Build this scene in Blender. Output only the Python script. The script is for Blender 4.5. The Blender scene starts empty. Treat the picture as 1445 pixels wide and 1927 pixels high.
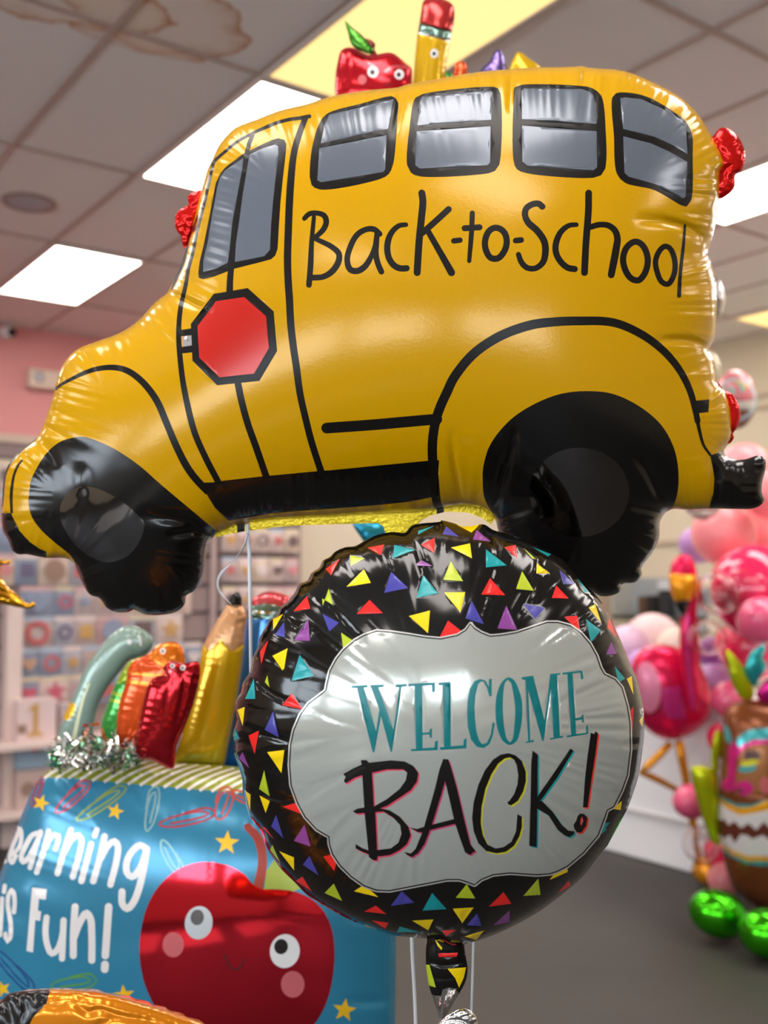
import bpy, bmesh, math, random
import numpy as np
from mathutils import Vector, Matrix
from mathutils.geometry import delaunay_2d_cdt

random.seed(7)
rng = np.random.default_rng(7)
S = bpy.context.scene
COL = S.collection

# ------------------------------------------------------------------ camera
FPX, CX, CY = 1960.0, 722.5, 963.5
PITCH, YAW = math.radians(4.0), math.radians(35.7)
CAM = np.array([0.0, 0.0, 1.5])
FW = np.array([math.sin(YAW)*math.cos(PITCH), math.cos(YAW)*math.cos(PITCH), math.sin(PITCH)])
RT = np.array([math.cos(YAW), -math.sin(YAW), 0.0])
UP = np.cross(RT, FW)
cd = bpy.data.cameras.new('camera'); cam = bpy.data.objects.new('camera', cd); COL.objects.link(cam)
cam.location = CAM; cam.rotation_euler = (math.pi/2 + PITCH, 0, -YAW)
cd.sensor_fit = 'VERTICAL'; cd.sensor_height = 36.0; cd.lens = FPX/1927*36.0
cd.clip_start = 0.05; cd.clip_end = 100
cd.dof.use_dof = True; cd.dof.focus_distance = 0.98; cd.dof.aperture_fstop = 4.8
S.camera = cam

# ------------------------------------------------------------------ world, exposure
w = bpy.data.worlds.new('world'); S.world = w; w.use_nodes = True
w.node_tree.nodes['Background'].inputs[0].default_value = (0.80, 0.90, 1.0, 1)
w.node_tree.nodes['Background'].inputs[1].default_value = 7.5
S.view_settings.view_transform = 'Standard'; S.view_settings.look = 'None'
S.view_settings.gamma = 1.0; S.view_settings.exposure = 0.6; S.view_settings.use_curve_mapping = False
S.cycles.use_denoising = True
S.cycles.max_bounces = 10; S.cycles.diffuse_bounces = 5; S.cycles.glossy_bounces = 5
S.cycles.transmission_bounces = 8; S.cycles.transparent_max_bounces = 12
S.cycles.caustics_reflective = False; S.cycles.caustics_refractive = False
S.cycles.sample_clamp_indirect = 6.0
sd = bpy.data.lights.new('sun', 'SUN'); sd.energy = 5; sd.angle = .01; sd.color = (1, .95, .88)
so = bpy.data.objects.new('sun', sd); COL.objects.link(so); so.rotation_euler = (math.radians(48), 0, math.radians(-60))
PANEL = 7.0            # radiance of the ceiling light diffusers

# ------------------------------------------------------------------ helpers
def ray(u, v):
    return FW + RT*((u-CX)/FPX) - UP*((v-CY)/FPX)
def at(u, v, depth):
    return CAM + ray(u, v)*depth
def rays(uv):
    return FW[None]+RT[None]*((uv[:, 0:1]-CX)/FPX)-UP[None]*((uv[:, 1:2]-CY)/FPX)
def on_plane(u, v, axis, val):
    d = ray(u, v); return CAM + d*((val-CAM[axis])/d[axis])

def lin(c):
    return tuple(((x/255)/12.92 if x/255 <= .04045 else ((x/255+.055)/1.055)**2.4) for x in c)
MATS = {}
def mat(name, rgb, rough=.5, metal=0.0, spec=.5, coat=0.0, emit=None, es=0.0, trans=0.0, alpha=1.0, bump=0.0, bscale=40.0, ior=1.45):
    if name in MATS: return MATS[name]
    m = bpy.data.materials.new(name); m.use_nodes = True
    b = m.node_tree.nodes['Principled BSDF']
    b.inputs['Base Color'].default_value = (*lin(rgb), 1)
    b.inputs['Roughness'].default_value = rough
    b.inputs['Metallic'].default_value = metal
    b.inputs['Specular IOR Level'].default_value = spec
    b.inputs['Coat Weight'].default_value = coat
    b.inputs['Coat Roughness'].default_value = 0.08
    b.inputs['Transmission Weight'].default_value = trans
    b.inputs['Alpha'].default_value = alpha
    b.inputs['IOR'].default_value = ior
    if emit:
        b.inputs['Emission Color'].default_value = (*lin(emit), 1); b.inputs['Emission Strength'].default_value = es
    if bump > 0:
        nt = m.node_tree
        tc = nt.nodes.new('ShaderNodeTexCoord'); n = nt.nodes.new('ShaderNodeTexNoise'); bp = nt.nodes.new('ShaderNodeBump')
        n.inputs['Scale'].default_value = bscale; n.inputs['Detail'].default_value = 3
        bp.inputs['Strength'].default_value = bump; bp.inputs['Distance'].default_value = .01
        nt.links.new(tc.outputs['Object'], n.inputs['Vector']); nt.links.new(n.outputs['Fac'], bp.inputs['Height'])
        nt.links.new(bp.outputs['Normal'], b.inputs['Normal'])
    MATS[name] = m
    return m

def tag(o, label, cat, group=None, kind=None):
    o['label'] = label; o['category'] = cat
    if group: o['group'] = group
    if kind: o['kind'] = kind
    return o
def thing(name, label, cat, loc, group=None):
    o = bpy.data.objects.new(name, None); COL.objects.link(o)
    o.location = loc; o.empty_display_size = .02
    return tag(o, label, cat, group)
def mesh_obj(name, V, F, mats, idx=None, parent=None, smooth=True, normals=None, origin=None):
    V = np.asarray(V, float)
    if parent is not None and origin is None: origin = world_loc(parent)
    org = np.zeros(3) if origin is None else np.asarray(origin, float)
    me = bpy.data.meshes.new(name)
    me.from_pydata((V-org).tolist(), [], [list(map(int, f)) for f in F])
    if not isinstance(mats, (list, tuple)): mats = [mats]
    for m in mats: me.materials.append(m)
    if idx is not None: me.polygons.foreach_set('material_index', np.asarray(idx, np.int32))
    me.polygons.foreach_set('use_smooth', np.full(len(me.polygons), smooth))
    me.update()
    if normals is not None and len(V) == len(me.vertices):
        me.normals_split_custom_set_from_vertices([tuple(n) for n in normals])
    o = bpy.data.objects.new(name, me); COL.objects.link(o)
    if parent is not None:
        o.parent = parent
        if parent.type != 'EMPTY' or parent.parent: pass
    else:
        o.location = org
    return o
def world_loc(o):
    p = np.zeros(3)
    while o is not None:
        p = p+np.array(o.location); o = o.parent
    return p

class MB:
    """collects shapes, then links them as one mesh"""
    def __init__(s): s.V = []; s.F = []; s.M = []
    def add(s, V, F, m=0):
        o = len(s.V); s.V += [tuple(map(float, v)) for v in V]; s.F += [[o+i for i in f] for f in F]; s.M += [m]*len(F); return s
    def box(s, lo, hi, m=0):
        x0, y0, z0 = lo; x1, y1, z1 = hi
        V = [(x0,y0,z0),(x1,y0,z0),(x1,y1,z0),(x0,y1,z0),(x0,y0,z1),(x1,y0,z1),(x1,y1,z1),(x0,y1,z1)]
        return s.add(V, [(0,3,2,1),(4,5,6,7),(0,1,5,4),(1,2,6,5),(2,3,7,6),(3,0,4,7)], m)
    def tube(s, P, r, n=10, m=0, caps=True):
        P = [np.array(p, float) for p in P]; k = len(P)
        rr = list(r) if isinstance(r, (list, tuple, np.ndarray)) else [r]*k
        V = []; prev = None
        for i in range(k):
            t = P[min(i+1, k-1)]-P[max(i-1, 0)]; t /= np.linalg.norm(t)+1e-12
            a = prev if prev is not None else (np.array([0,0,1.]) if abs(t[2]) < .9 else np.array([1.,0,0]))
            a = a-t*np.dot(a, t); a /= np.linalg.norm(a); prev = a; b = np.cross(t, a)
            for j in range(n):
                th = 2*math.pi*j/n; V.append(P[i]+(a*math.cos(th)+b*math.sin(th))*rr[i])
        F = [(i*n+j, i*n+(j+1) % n, (i+1)*n+(j+1) % n, (i+1)*n+j) for i in range(k-1) for j in range(n)]
        if caps: F += [tuple(range(n))[::-1], tuple((k-1)*n+j for j in range(n))]
        return s.add(V, F, m)
    def lathe(s, prof, c, axis=(0,0,1), n=28, m=0):
        ax = np.array(axis, float); ax /= np.linalg.norm(ax)
        a = np.array([0,0,1.]) if abs(ax[2]) < .9 else np.array([1.,0,0])
        a = a-ax*np.dot(a, ax); a /= np.linalg.norm(a); b = np.cross(ax, a)
        V = []; c = np.array(c, float)
        for r, h in prof:
            for j in range(n):
                th = 2*math.pi*j/n; V.append(c+ax*h+(a*math.cos(th)+b*math.sin(th))*r)
        k = len(prof)
        F = [(i*n+j, i*n+(j+1) % n, (i+1)*n+(j+1) % n, (i+1)*n+j) for i in range(k-1) for j in range(n)]
        return s.add(V, F, m)
    def build(s, name, mats, parent=None, smooth=False, origin=None):
        return mesh_obj(name, s.V, s.F, mats, s.M, parent, smooth, origin=origin)

def bevel(o, wd=.004, seg=2):
    md = o.modifiers.new('bevel', 'BEVEL'); md.width = wd; md.segments = seg; md.limit_method = 'ANGLE'
    return o

# ------------------------------------------------------------------ 2-D curve tools (sheet coordinates of a balloon print)
def tl(x0, y0, s):
    def f(*pts): return [(x0+p[0]/s, y0+p[1]/s) for p in pts]
    return f
def smooth_path(P, closed=False, step=4.0):
    P = np.asarray(P, float); n = len(P)
    if n < 3 and not closed:
        L = np.linalg.norm(P[1]-P[0]); k = max(1, int(L/step))
        return np.array([P[0]+(P[1]-P[0])*i/k for i in range(k+1)])
    out = []
    segs = n if closed else n-1
    for i in range(segs):
        p1, p2 = P[i], P[(i+1) % n]
        p0 = P[(i-1) % n] if (closed or i > 0) else 2*p1-p2
        p3 = P[(i+2) % n] if (closed or i+2 < n) else 2*p2-p1
        k = max(1, int(np.linalg.norm(p2-p1)/step))
        t0 = 0; a = .5
        d01 = max(np.linalg.norm(p1-p0)**a, 1e-3); d12 = max(np.linalg.norm(p2-p1)**a, 1e-3); d23 = max(np.linalg.norm(p3-p2)**a, 1e-3)
        m1 = (p2-p1)+d12*((p1-p0)/d01-(p2-p0)/(d01+d12)); m2 = (p2-p1)+d12*((p3-p2)/d23-(p3-p1)/(d12+d23))
        for j in range(k):
            t = j/k; out.append((2*t**3-3*t*t+1)*p1+(t**3-2*t*t+t)*m1+(-2*t**3+3*t*t)*p2+(t**3-t*t)*m2)
    if not closed: out.append(P[-1])
    return np.array(out)
def straight_path(P, closed=True, step=6.0):
    P = np.asarray(P, float); out = []
    n = len(P)
    for i in range(n if closed else n-1):
        a, b = P[i], P[(i+1) % n]; k = max(1, int(np.linalg.norm(b-a)/step))
        out += [a+(b-a)*j/k for j in range(k)]
    if not closed: out.append(P[-1])
    return np.array(out)
def in_poly(Q, loops):
    inside = np.zeros(len(Q), bool)
    x, y = Q[:, 0], Q[:, 1]
    for L in loops:
        L = np.asarray(L)
        a = L; b = np.roll(L, -1, 0)
        for (x1, y1), (x2, y2) in zip(a, b):
            if y1 == y2: continue
            c = (y1 > y) != (y2 > y)
            if c.any():
                xi = (x2-x1)*(y-y1)/(y2-y1)+x1
                inside ^= c & (x < xi)
    return inside
def ell(cx, cy, rx, ry, rot=0, n=40):
    r = math.radians(rot); o = []
    for i in range(n):
        t = 2*math.pi*i/n; a, b = rx*math.cos(t), ry*math.sin(t)
        o.append((cx+a*math.cos(r)-b*math.sin(r), cy+a*math.sin(r)+b*math.cos(r)))
    return o
def star(cx, cy, r, rot=0, q=.42):
    return [(cx+(r if i % 2 == 0 else r*q)*math.sin(math.radians(rot)+math.pi*i/5), cy-(r if i % 2 == 0 else r*q)*math.cos(math.radians(rot)+math.pi*i/5)) for i in range(10)]

class Poly:      # filled print region, loops with even-odd holes
    def __init__(s, part, mt, *loops, sm=False, step=5.0):
        s.part, s.mat = part, mt
        s.loops = [smooth_path(L, True, step) if sm else np.asarray(L, float) for L in loops]
    def edges(s): return [(L, True) for L in s.loops]
    def test(s, Q):
        A = np.vstack(s.loops); lo, hi = A.min(0), A.max(0)
        k = np.where((Q >= lo).all(1) & (Q <= hi).all(1))[0]
        r = np.zeros(len(Q), bool)
        if len(k): r[k] = in_poly(Q[k], s.loops)
        return r
class Stroke:    # pen line of given width(s)
    def __init__(s, part, mt, pts, wd, closed=False, butt=False, sm=True, step=4.0):
        s.part, s.mat, s.closed, s.butt = part, mt, closed, butt
        P0 = np.asarray(pts, float)
        s.P = smooth_path(P0, closed, step) if sm else straight_path(P0, closed, step)
        if closed: s.P = np.vstack([s.P, s.P[:1]])
        wl = np.atleast_1d(np.asarray(wd, float))
        s.w = np.interp(np.linspace(0, 1, len(s.P)), np.linspace(0, 1, len(wl)), wl)
    def edges(s):
        P = s.P; T = np.gradient(P, axis=0)
        if s.closed: T[0] = T[-1] = P[1]-P[-2]
        T /= np.linalg.norm(T, axis=1)[:, None]+1e-9
        N = np.stack([-T[:, 1], T[:, 0]], 1)
        L = P+N*s.w[:, None]/2; R = P-N*s.w[:, None]/2
        if s.closed: return [(L[:-1], True), (R[:-1], True)]
        if s.butt: return [(np.vstack([L, R[::-1]]), True)]
        def cap(c, n, t, r): return np.array([c+r*(n*math.cos(a)+t*math.sin(a)) for a in np.linspace(0, math.pi, 7)[1:-1]])
        return [(np.vstack([L, cap(P[-1], N[-1], T[-1], s.w[-1]/2), R[::-1], cap(P[0], -N[0], -T[0], s.w[0]/2)]), True)]
    def test(s, Q):
        m = s.w.max()/2; lo, hi = s.P.min(0)-m, s.P.max(0)+m
        k = np.where((Q >= lo).all(1) & (Q <= hi).all(1))[0]
        r = np.zeros(len(Q), bool)
        if not len(k): return r
        q = Q[k]; A, B = s.P[:-1], s.P[1:]; D = B-A; L2 = (D**2).sum(1)+1e-9
        hit = np.zeros(len(q), bool); ns = len(A)
        for i in range(ns):
            t = ((q-A[i])@D[i])/L2[i]; tc = np.clip(t, 0, 1)
            dd = np.hypot(*(q-(A[i]+tc[:, None]*D[i])).T)
            ok = dd < (s.w[i]*(1-tc)+s.w[i+1]*tc)/2
            if s.butt and not s.closed:
                if i == 0: ok &= t >= 0
                if i == ns-1: ok &= t <= 1
            hit |= ok
        r[k] = hit
        return r

# ------------------------------------------------------------------ foil balloons: two sheets welded along an outline and blown up
def edge_dist(Q, L):
    """distance to closed polyline and arc length of the nearest point"""
    A = L; B = np.roll(L, -1, 0); D = B-A; l = np.hypot(D[:, 0], D[:, 1])+1e-9
    s0 = np.concatenate([[0], np.cumsum(l)[:-1]])
    best = np.full(len(Q), 1e9); arc = np.zeros(len(Q))
    for c in range(0, len(Q), 4000):
        q = Q[c:c+4000]
        t = np.clip(((q[:, None, :]-A[None])*D[None]).sum(2)/(l**2)[None], 0, 1)
        e = q[:, None, :]-(A[None]+t[..., None]*D[None]); d = np.hypot(e[..., 0], e[..., 1])
        j = d.argmin(1); k = np.arange(len(q))
        best[c:c+4000] = d[k, j]; arc[c:c+4000] = s0[j]+t[k, j]*l[j]
    return best, arc
def inflate_field(L, r):
    lo, hi = L.min(0)-2*r, L.max(0)+2*r
    nx, ny = int((hi[0]-lo[0])/r)+2, int((hi[1]-lo[1])/r)+2
    X, Y = np.meshgrid(lo[0]+np.arange(nx)*r, lo[1]+np.arange(ny)*r)
    Q = np.stack([X.ravel(), Y.ravel()], 1)
    ins = in_poly(Q, [L]).reshape(ny, nx)
    phi = np.zeros((ny, nx))
    mk = ((np.add.outer(np.arange(ny), np.arange(nx))) % 2 == 0)
    sel = [ins & mk, ins & ~mk]
    om = 2/(1+math.sin(math.pi/max(min(nx, ny), 8)))
    for it in range(int(2.5*max(nx, ny))):
        for c in (0, 1):
            nb = np.zeros_like(phi)
            nb[1:-1, 1:-1] = .25*(phi[:-2, 1:-1]+phi[2:, 1:-1]+phi[1:-1, :-2]+phi[1:-1, 2:]+r*r)
            phi = np.where(sel[c], phi+om*(nb-phi), phi)
    d = np.zeros(ny*nx); k = np.where(ins.ravel())[0]
    d[k] = edge_dist(Q[k], L)[0]; d = d.reshape(ny, nx)
    ok = ins & (d > 1.6*r)
    g = np.where(ok, phi/np.maximum(d, r), 0); wgt = ok.astype(float)
    for it in range(5):
        a = np.zeros_like(g); b = np.zeros_like(g)
        for dy in (-1, 0, 1):
            for dx in (-1, 0, 1):
                a += np.roll(np.roll(g*wgt, dy, 0), dx, 1); b += np.roll(np.roll(wgt, dy, 0), dx, 1)
        new = (wgt == 0) & (b > 0)
        g = np.where(new, a/np.maximum(b, 1e-9), g); wgt = np.where(new, 1.0, wgt)
    def bil(Fd, q):
        x = np.clip((q[:, 0]-lo[0])/r, 0, nx-1.001); y = np.clip((q[:, 1]-lo[1])/r, 0, ny-1.001)
        i, j = x.astype(int), y.astype(int); fx, fy = x-i, y-j
        return Fd[j, i]*(1-fx)*(1-fy)+Fd[j, i+1]*fx*(1-fy)+Fd[j+1, i]*(1-fx)*fy+Fd[j+1, i+1]*fx*fy
    def phi_at(q, dq):
        t = np.clip((dq-3*r)/(3*r), 0, 1); t = t*t*(3-2*t)
        return np.maximum(bil(g, q)*dq*(1-t)+bil(phi, q)*t, 0)
    return phi_at
def ridge(x, ph):
    return np.sin(2*np.pi*x+1.4*np.sin(2*np.pi*x*.137+ph)+ph)*(.62+.38*np.sin(2*np.pi*x*.211+2.1*ph))

def foil(name, label, cat, outline, depth, body, regions=(), alpha=.65, spacing=7.0, ras=5.0, step=5.0, wrinkles=(), creases=(),
         tilt=(0, 0), fine=None, back=None, group=None, root=None, bodyname='body', sm=True, squash=1.0, part_labels=None, lump=0.0, prefix=''):
    L = smooth_path(outline, True, step) if sm else straight_path(outline, True, step)
    area = .5*np.sum(L[:, 0]*np.roll(L[:, 1], -1)-np.roll(L[:, 0], -1)*L[:, 1])
    if area < 0: L = L[::-1].copy()
    phi_at = inflate_field(L, ras)
    c0 = (L.min(0)+L.max(0))/2
    nrm = -FW+RT*math.tan(math.radians(tilt[0]))+UP*math.tan(math.radians(tilt[1]))
    P0 = at(c0[0], c0[1], depth)
    def plane_t(uv):
        d = rays(uv); return ((P0-CAM)@nrm)/(d@nrm), d
    def height(uv):
        d, arc = edge_dist(uv, L)
        h = alpha*np.sqrt(2*phi_at(uv, d)+1e-9)*squash
        for i, (amp, lam, Lf, d0) in enumerate(wrinkles):
            h = h+amp*np.exp(-d/Lf)*np.clip(d/d0, 0, 1)*ridge(arc/lam, 1.7*i+.6)
        for pts, dep, wd in creases:
            cp = smooth_path(pts, False, 8.0); A, B = cp[:-1], cp[1:]; D = B-A; l2 = (D**2).sum(1)+1e-9
            best = np.full(len(uv), 1e9); tt = np.zeros(len(uv))
            for k in range(len(A)):
                t = np.clip(((uv-A[k])@D[k])/l2[k], 0, 1); e = np.hypot(*(uv-(A[k]+t[:, None]*D[k])).T)
                u = e < best; best = np.where(u, e, best); tt = np.where(u, (k+t)/len(A), tt)
            h = h-dep*np.exp(-(best/wd)**2)*np.sin(np.pi*np.clip(tt*.9+.1, 0, 1))
        return np.maximum(h, 0)*np.clip(d/1e-3, 0, 1)
    # constrained triangulation of the sheet
    V2 = []; E = []
    def addloop(P, closed):
        o = len(V2); V2.extend(P.tolist()); n = len(P)
        E.extend([(o+i, o+i+1) for i in range(n-1)]); 
        if closed: E.append((o+n-1, o))
    addloop(L, True)
    for rg in regions:
        for P, c in rg.edges(): addloop(np.asarray(P), c)
    lo, hi = L.min(0), L.max(0)
    def grid(sp):
        gy = np.arange(lo[1], hi[1], sp*.866); g = []
        for j, y in enumerate(gy):
            xs = np.arange(lo[0]+(sp/2 if j % 2 else 0), hi[0], sp); g.append(np.stack([xs, np.full(len(xs), y)], 1))
        return np.vstack(g)
    G = grid(spacing); G = G[in_poly(G, [L])]
    cell = spacing*.45
    if fine:
        fs, bw = fine; dG = edge_dist(G, L)[0]; G1 = grid(fs); G1 = G1[in_poly(G1, [L])]; d1 = edge_dist(G1, L)[0]
        G = np.vstack([G[dG >= bw], G1[d1 < bw]]); cell = fs*.5
    occ = set()
    VV = np.array(V2)
    for a, b in E:
        pa, pb = VV[a], VV[b]; k = max(1, int(np.hypot(*(pb-pa))/cell)+1)
        for i in range(k+1):
            q = pa+(pb-pa)*i/k; occ.add((int(q[0]//cell), int(q[1]//cell)))
    keep = [i for i, q in enumerate(G) if (int(q[0]//cell), int(q[1]//cell)) not in occ]
    allv = V2+G[keep].tolist()
    res = delaunay_2d_cdt([Vector(v) for v in allv], E, [], 0, 1e-4)
    V = np.array([tuple(v) for v in res[0]]); T = np.array([t for t in res[2] if len(t) == 3])
    cen = V[T].mean(1)
    k = in_poly(cen, [L]); T = T[k]; cen = cen[k]
    a = V[T]; ar = np.cross(a[:, 1]-a[:, 0], a[:, 2]-a[:, 0]); T = T[np.abs(ar) > 1e-5]; ar = ar[np.abs(ar) > 1e-5]
    T[ar > 0] = T[ar > 0][:, ::-1]            # image y points down: keep faces towards the viewer
    cen = V[T].mean(1)
    own = np.full(len(T), -1)
    for i, rg in enumerate(regions): own[rg.test(cen)] = i
    h = height(V)
    t, d = plane_t(V)
    P3 = CAM+d*(t*(1-h/FPX))[:, None]
    # smooth normals of the whole sheet, shared by its parts
    tri = P3[T]; fn = np.cross(tri[:, 1]-tri[:, 0], tri[:, 2]-tri[:, 0])
    vn = np.zeros_like(P3)
    for c in range(3): np.add.at(vn, T[:, c], fn)
    vn /= np.linalg.norm(vn, axis=1)[:, None]+1e-20
    if root is None:
        tb, db = plane_t(np.array([[c0[0], L[:, 1].max()]])); loc = CAM+db[0]*tb[0]
        root = thing(name, label, cat, loc, group)
    org = world_loc(root)
    # group triangles by part
    keys = {}
    for i in np.unique(own):
        key = bodyname if i < 0 else (regions[i].part or bodyname)
        keys.setdefault(key, []).append(i)
    objs = {}
    for key in sorted(keys, key=lambda q: (q.count('/'), q != bodyname)):
        ids = keys[key]; sel = np.where(np.isin(own, ids))[0]
        mats = []; midx = np.zeros(len(sel), int)
        for i in ids:
            m = body if i < 0 else regions[i].mat
            if m not in mats: mats.append(m)
            midx[own[sel] == i] = mats.index(m)
        u, inv = np.unique(T[sel].ravel(), return_inverse=True)
        par = root
        if '/' in key: par = objs[key.split('/')[0]]
        nm = key.split('/')[-1].split('#')[0]
        ob = mesh_obj(nm, P3[u], inv.reshape(-1, 3), mats, midx, par, True, vn[u], origin=org)
        if part_labels and key in part_labels: ob['label'] = part_labels[key]
        objs[key] = ob
    # rear sheet
    G2 = grid(spacing*2.2); G2 = G2[in_poly(G2, [L])]
    dd = edge_dist(G2, L)[0]; G2 = G2[dd > spacing*.8]
    n = len(L)
    res = delaunay_2d_cdt([Vector(v) for v in L.tolist()+G2.tolist()], [(i, (i+1) % n) for i in range(n)], [], 0, 1e-4)
    Vb = np.array([tuple(v) for v in res[0]]); Tb = np.array([q for q in res[2] if len(q) == 3])
    Tb = Tb[in_poly(Vb[Tb].mean(1), [L])]
    a = Vb[Tb]; ar = np.cross(a[:, 1]-a[:, 0], a[:, 2]-a[:, 0]); Tb[ar < 0] = Tb[ar < 0][:, ::-1]
    hb = height(Vb); t, d = plane_t(Vb)
    Pb = CAM+d*t[:, None]+FW[None]*(hb*t/FPX)[:, None]
    mesh_obj(prefix+'rear_sheet', Pb, Tb, [back or body], None, root, True, origin=org)
    return root, objs

# ================================================================== ROOM
CEIL, FLOOR = 3.53, 0.0
X0, X1, Y0, Y1 = -4.2, 7.35, -5.2, 8.27
GX, GDX, GY, GDY = 1.933, .593, 2.29, 1.252      # ceiling grid

m_floor = mat('floor_vinyl', (70, 66, 63), rough=.55, bump=.04, bscale=8)
nt = m_floor.node_tree; b = nt.nodes['Principled BSDF']
tc = nt.nodes.new('ShaderNodeTexCoord'); nz = nt.nodes.new('ShaderNodeTexNoise'); cr = nt.nodes.new('ShaderNodeValToRGB')
nz.inputs['Scale'].default_value = 1.6; nz.inputs['Detail'].default_value = 6
cr.color_ramp.elements[0].position = .3; cr.color_ramp.elements[0].color = (*lin((46, 43, 39)), 1)
cr.color_ramp.elements[1].position = .75; cr.color_ramp.elements[1].color = (*lin((60, 56, 51)), 1)
nt.links.new(tc.outputs['Object'], nz.inputs['Vector']); nt.links.new(nz.outputs['Fac'], cr.inputs['Fac']); nt.links.new(cr.outputs['Color'], b.inputs['Base Color'])

m_pink = mat('wall_paint_pink', (222, 152, 150), rough=.75, bump=.05, bscale=60)
m_beige = mat('wall_paint_beige', (206, 194, 172), rough=.75, bump=.05, bscale=60)
m_white = mat('white_laminate', (232, 230, 230), rough=.4)
m_trim = mat('trim_paint', (190, 172, 152), rough=.5)
m_grid = mat('ceiling_grid_metal', (186, 166, 156), rough=.5)

# ceiling tile with water stains (noise-edged rings around two leaks)
m_tile = mat('ceiling_tile', (226, 212, 204), rough=.9)
nt = m_tile.node_tree; b = nt.nodes['Principled BSDF']
geo = nt.nodes.new('ShaderNodeNewGeometry')
def math_node(op, a=None, bb=None, c=None):
    n = nt.nodes.new('ShaderNodeMath'); n.operation = op
    for i, v in enumerate((a, bb, c)):
        if v is None: continue
        if isinstance(v, (int, float)): n.inputs[i].default_value = v
        else: nt.links.new(v, n.inputs[i])
    return n.outputs[0]
nz = nt.nodes.new('ShaderNodeTexNoise'); nz.inputs['Scale'].default_value = 6.5; nz.inputs['Detail'].default_value = 7
nt.links.new(geo.outputs['Position'], nz.inputs['Vector'])
fine = nt.nodes.new('ShaderNodeTexNoise'); fine.inputs['Scale'].default_value = 130; fine.inputs['Detail'].default_value = 2
nt.links.new(geo.outputs['Position'], fine.inputs['Vector'])
def stain(px, py, rx, ry, rot, wob):
    c = on_plane(px, py, 2, CEIL)
    mp = nt.nodes.new('ShaderNodeMapping'); mp.vector_type = 'TEXTURE'
    mp.inputs['Location'].default_value = (c[0], c[1], CEIL); mp.inputs['Rotation'].default_value = (0, 0, math.radians(rot))
    mp.inputs['Scale'].default_value = (rx, ry, 1)
    nt.links.new(geo.outputs['Position'], mp.inputs['Vector'])
    ln = nt.nodes.new('ShaderNodeVectorMath'); ln.operation = 'LENGTH'; nt.links.new(mp.outputs['Vector'], ln.inputs[0])
    r = math_node('ADD', ln.outputs['Value'], math_node('MULTIPLY', math_node('SUBTRACT', nz.outputs['Fac'], .5), wob))
    inside = math_node('SMOOTHSTEP' if False else 'LESS_THAN', r, 1.0)
    ringv = math_node('MULTIPLY', inside, math_node('POWER', math_node('MINIMUM', math_node('MAXIMUM', r, 0.0), 1.0), 9.0))
    return inside, ringv
base = nt.nodes.new('ShaderNodeMix'); base.data_type = 'RGBA'
base.inputs['A'].default_value = (*lin((228, 224, 222)), 1); base.inputs['B'].default_value = (*lin((240, 237, 235)), 1)
nt.links.new(fine.outputs['Fac'], base.inputs['Factor'])
cur = base.outputs['Result']
for args in ((292, 24, .36, .25, 12, .7), (150, 12, .34, .16, -20, .9), (250, 78, .30, .055, -4, .9)):
    ins, rg = stain(*args)
    for fac, colr, k in ((ins, (238, 214, 188), .35), (rg, (186, 118, 58), 1.0)):
        mx = nt.nodes.new('ShaderNodeMix'); mx.data_type = 'RGBA'
        nt.links.new(math_node('MULTIPLY', fac, k), mx.inputs['Factor']); nt.links.new(cur, mx.inputs['A'])
        mx.inputs['B'].default_value = (*lin(colr), 1); cur = mx.outputs['Result']
nt.links.new(cur, b.inputs['Base Color'])

def struct(name, mb, mats, **k):
    o = mb.build(name, mats, **k); o['kind'] = 'structure'; return o
struct('floor', MB().box((X0, Y0, -.1), (X1, Y1, 0)), m_floor)
struct('ceiling', MB().box((X0, Y0, CEIL), (X1, Y1, CEIL+.1)), m_tile)
struct('wall_back', MB().box((X0, Y1, 0), (X1, Y1+.1, CEIL)), m_pink)
struct('wall_right', MB().box((X1, Y0, 0), (X1+.1, Y1, CEIL)), m_beige)
WZ0, WZ1 = 1.15, 2.35
LW_ = [(-4.7, -2.5), (-2.2, 0.0), (.5, 3.2)]
lw = MB()
lw.box((X0-.12, Y0, WZ1), (X0, 3.4, CEIL)); lw.box((X0-.12, Y0, 0), (X0, 3.4, WZ0)); lw.box((X0-.12, 3.4, 0), (X0, Y1, CEIL))
for ya_, yb_ in ((Y0, -4.7), (-2.5, -2.2), (0.0, .5), (3.2, 3.4)): lw.box((X0-.12, ya_, WZ0), (X0, yb_, WZ1))
struct('wall_left', lw, m_beige)
# shop front behind the photographer: piers and a head wall around three big panes
fb = MB()
fb.box((X0, Y0-.12, WZ1), (X1, Y0, CEIL)); fb.box((X0, Y0-.12, 0), (X1, Y0, WZ0))
for xa, xb in ((X0, X0+.5), (-.9, X1)): fb.box((xa, Y0-.12, WZ0), (xb, Y0, WZ1))
struct('wall_front', fb, m_beige)
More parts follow.
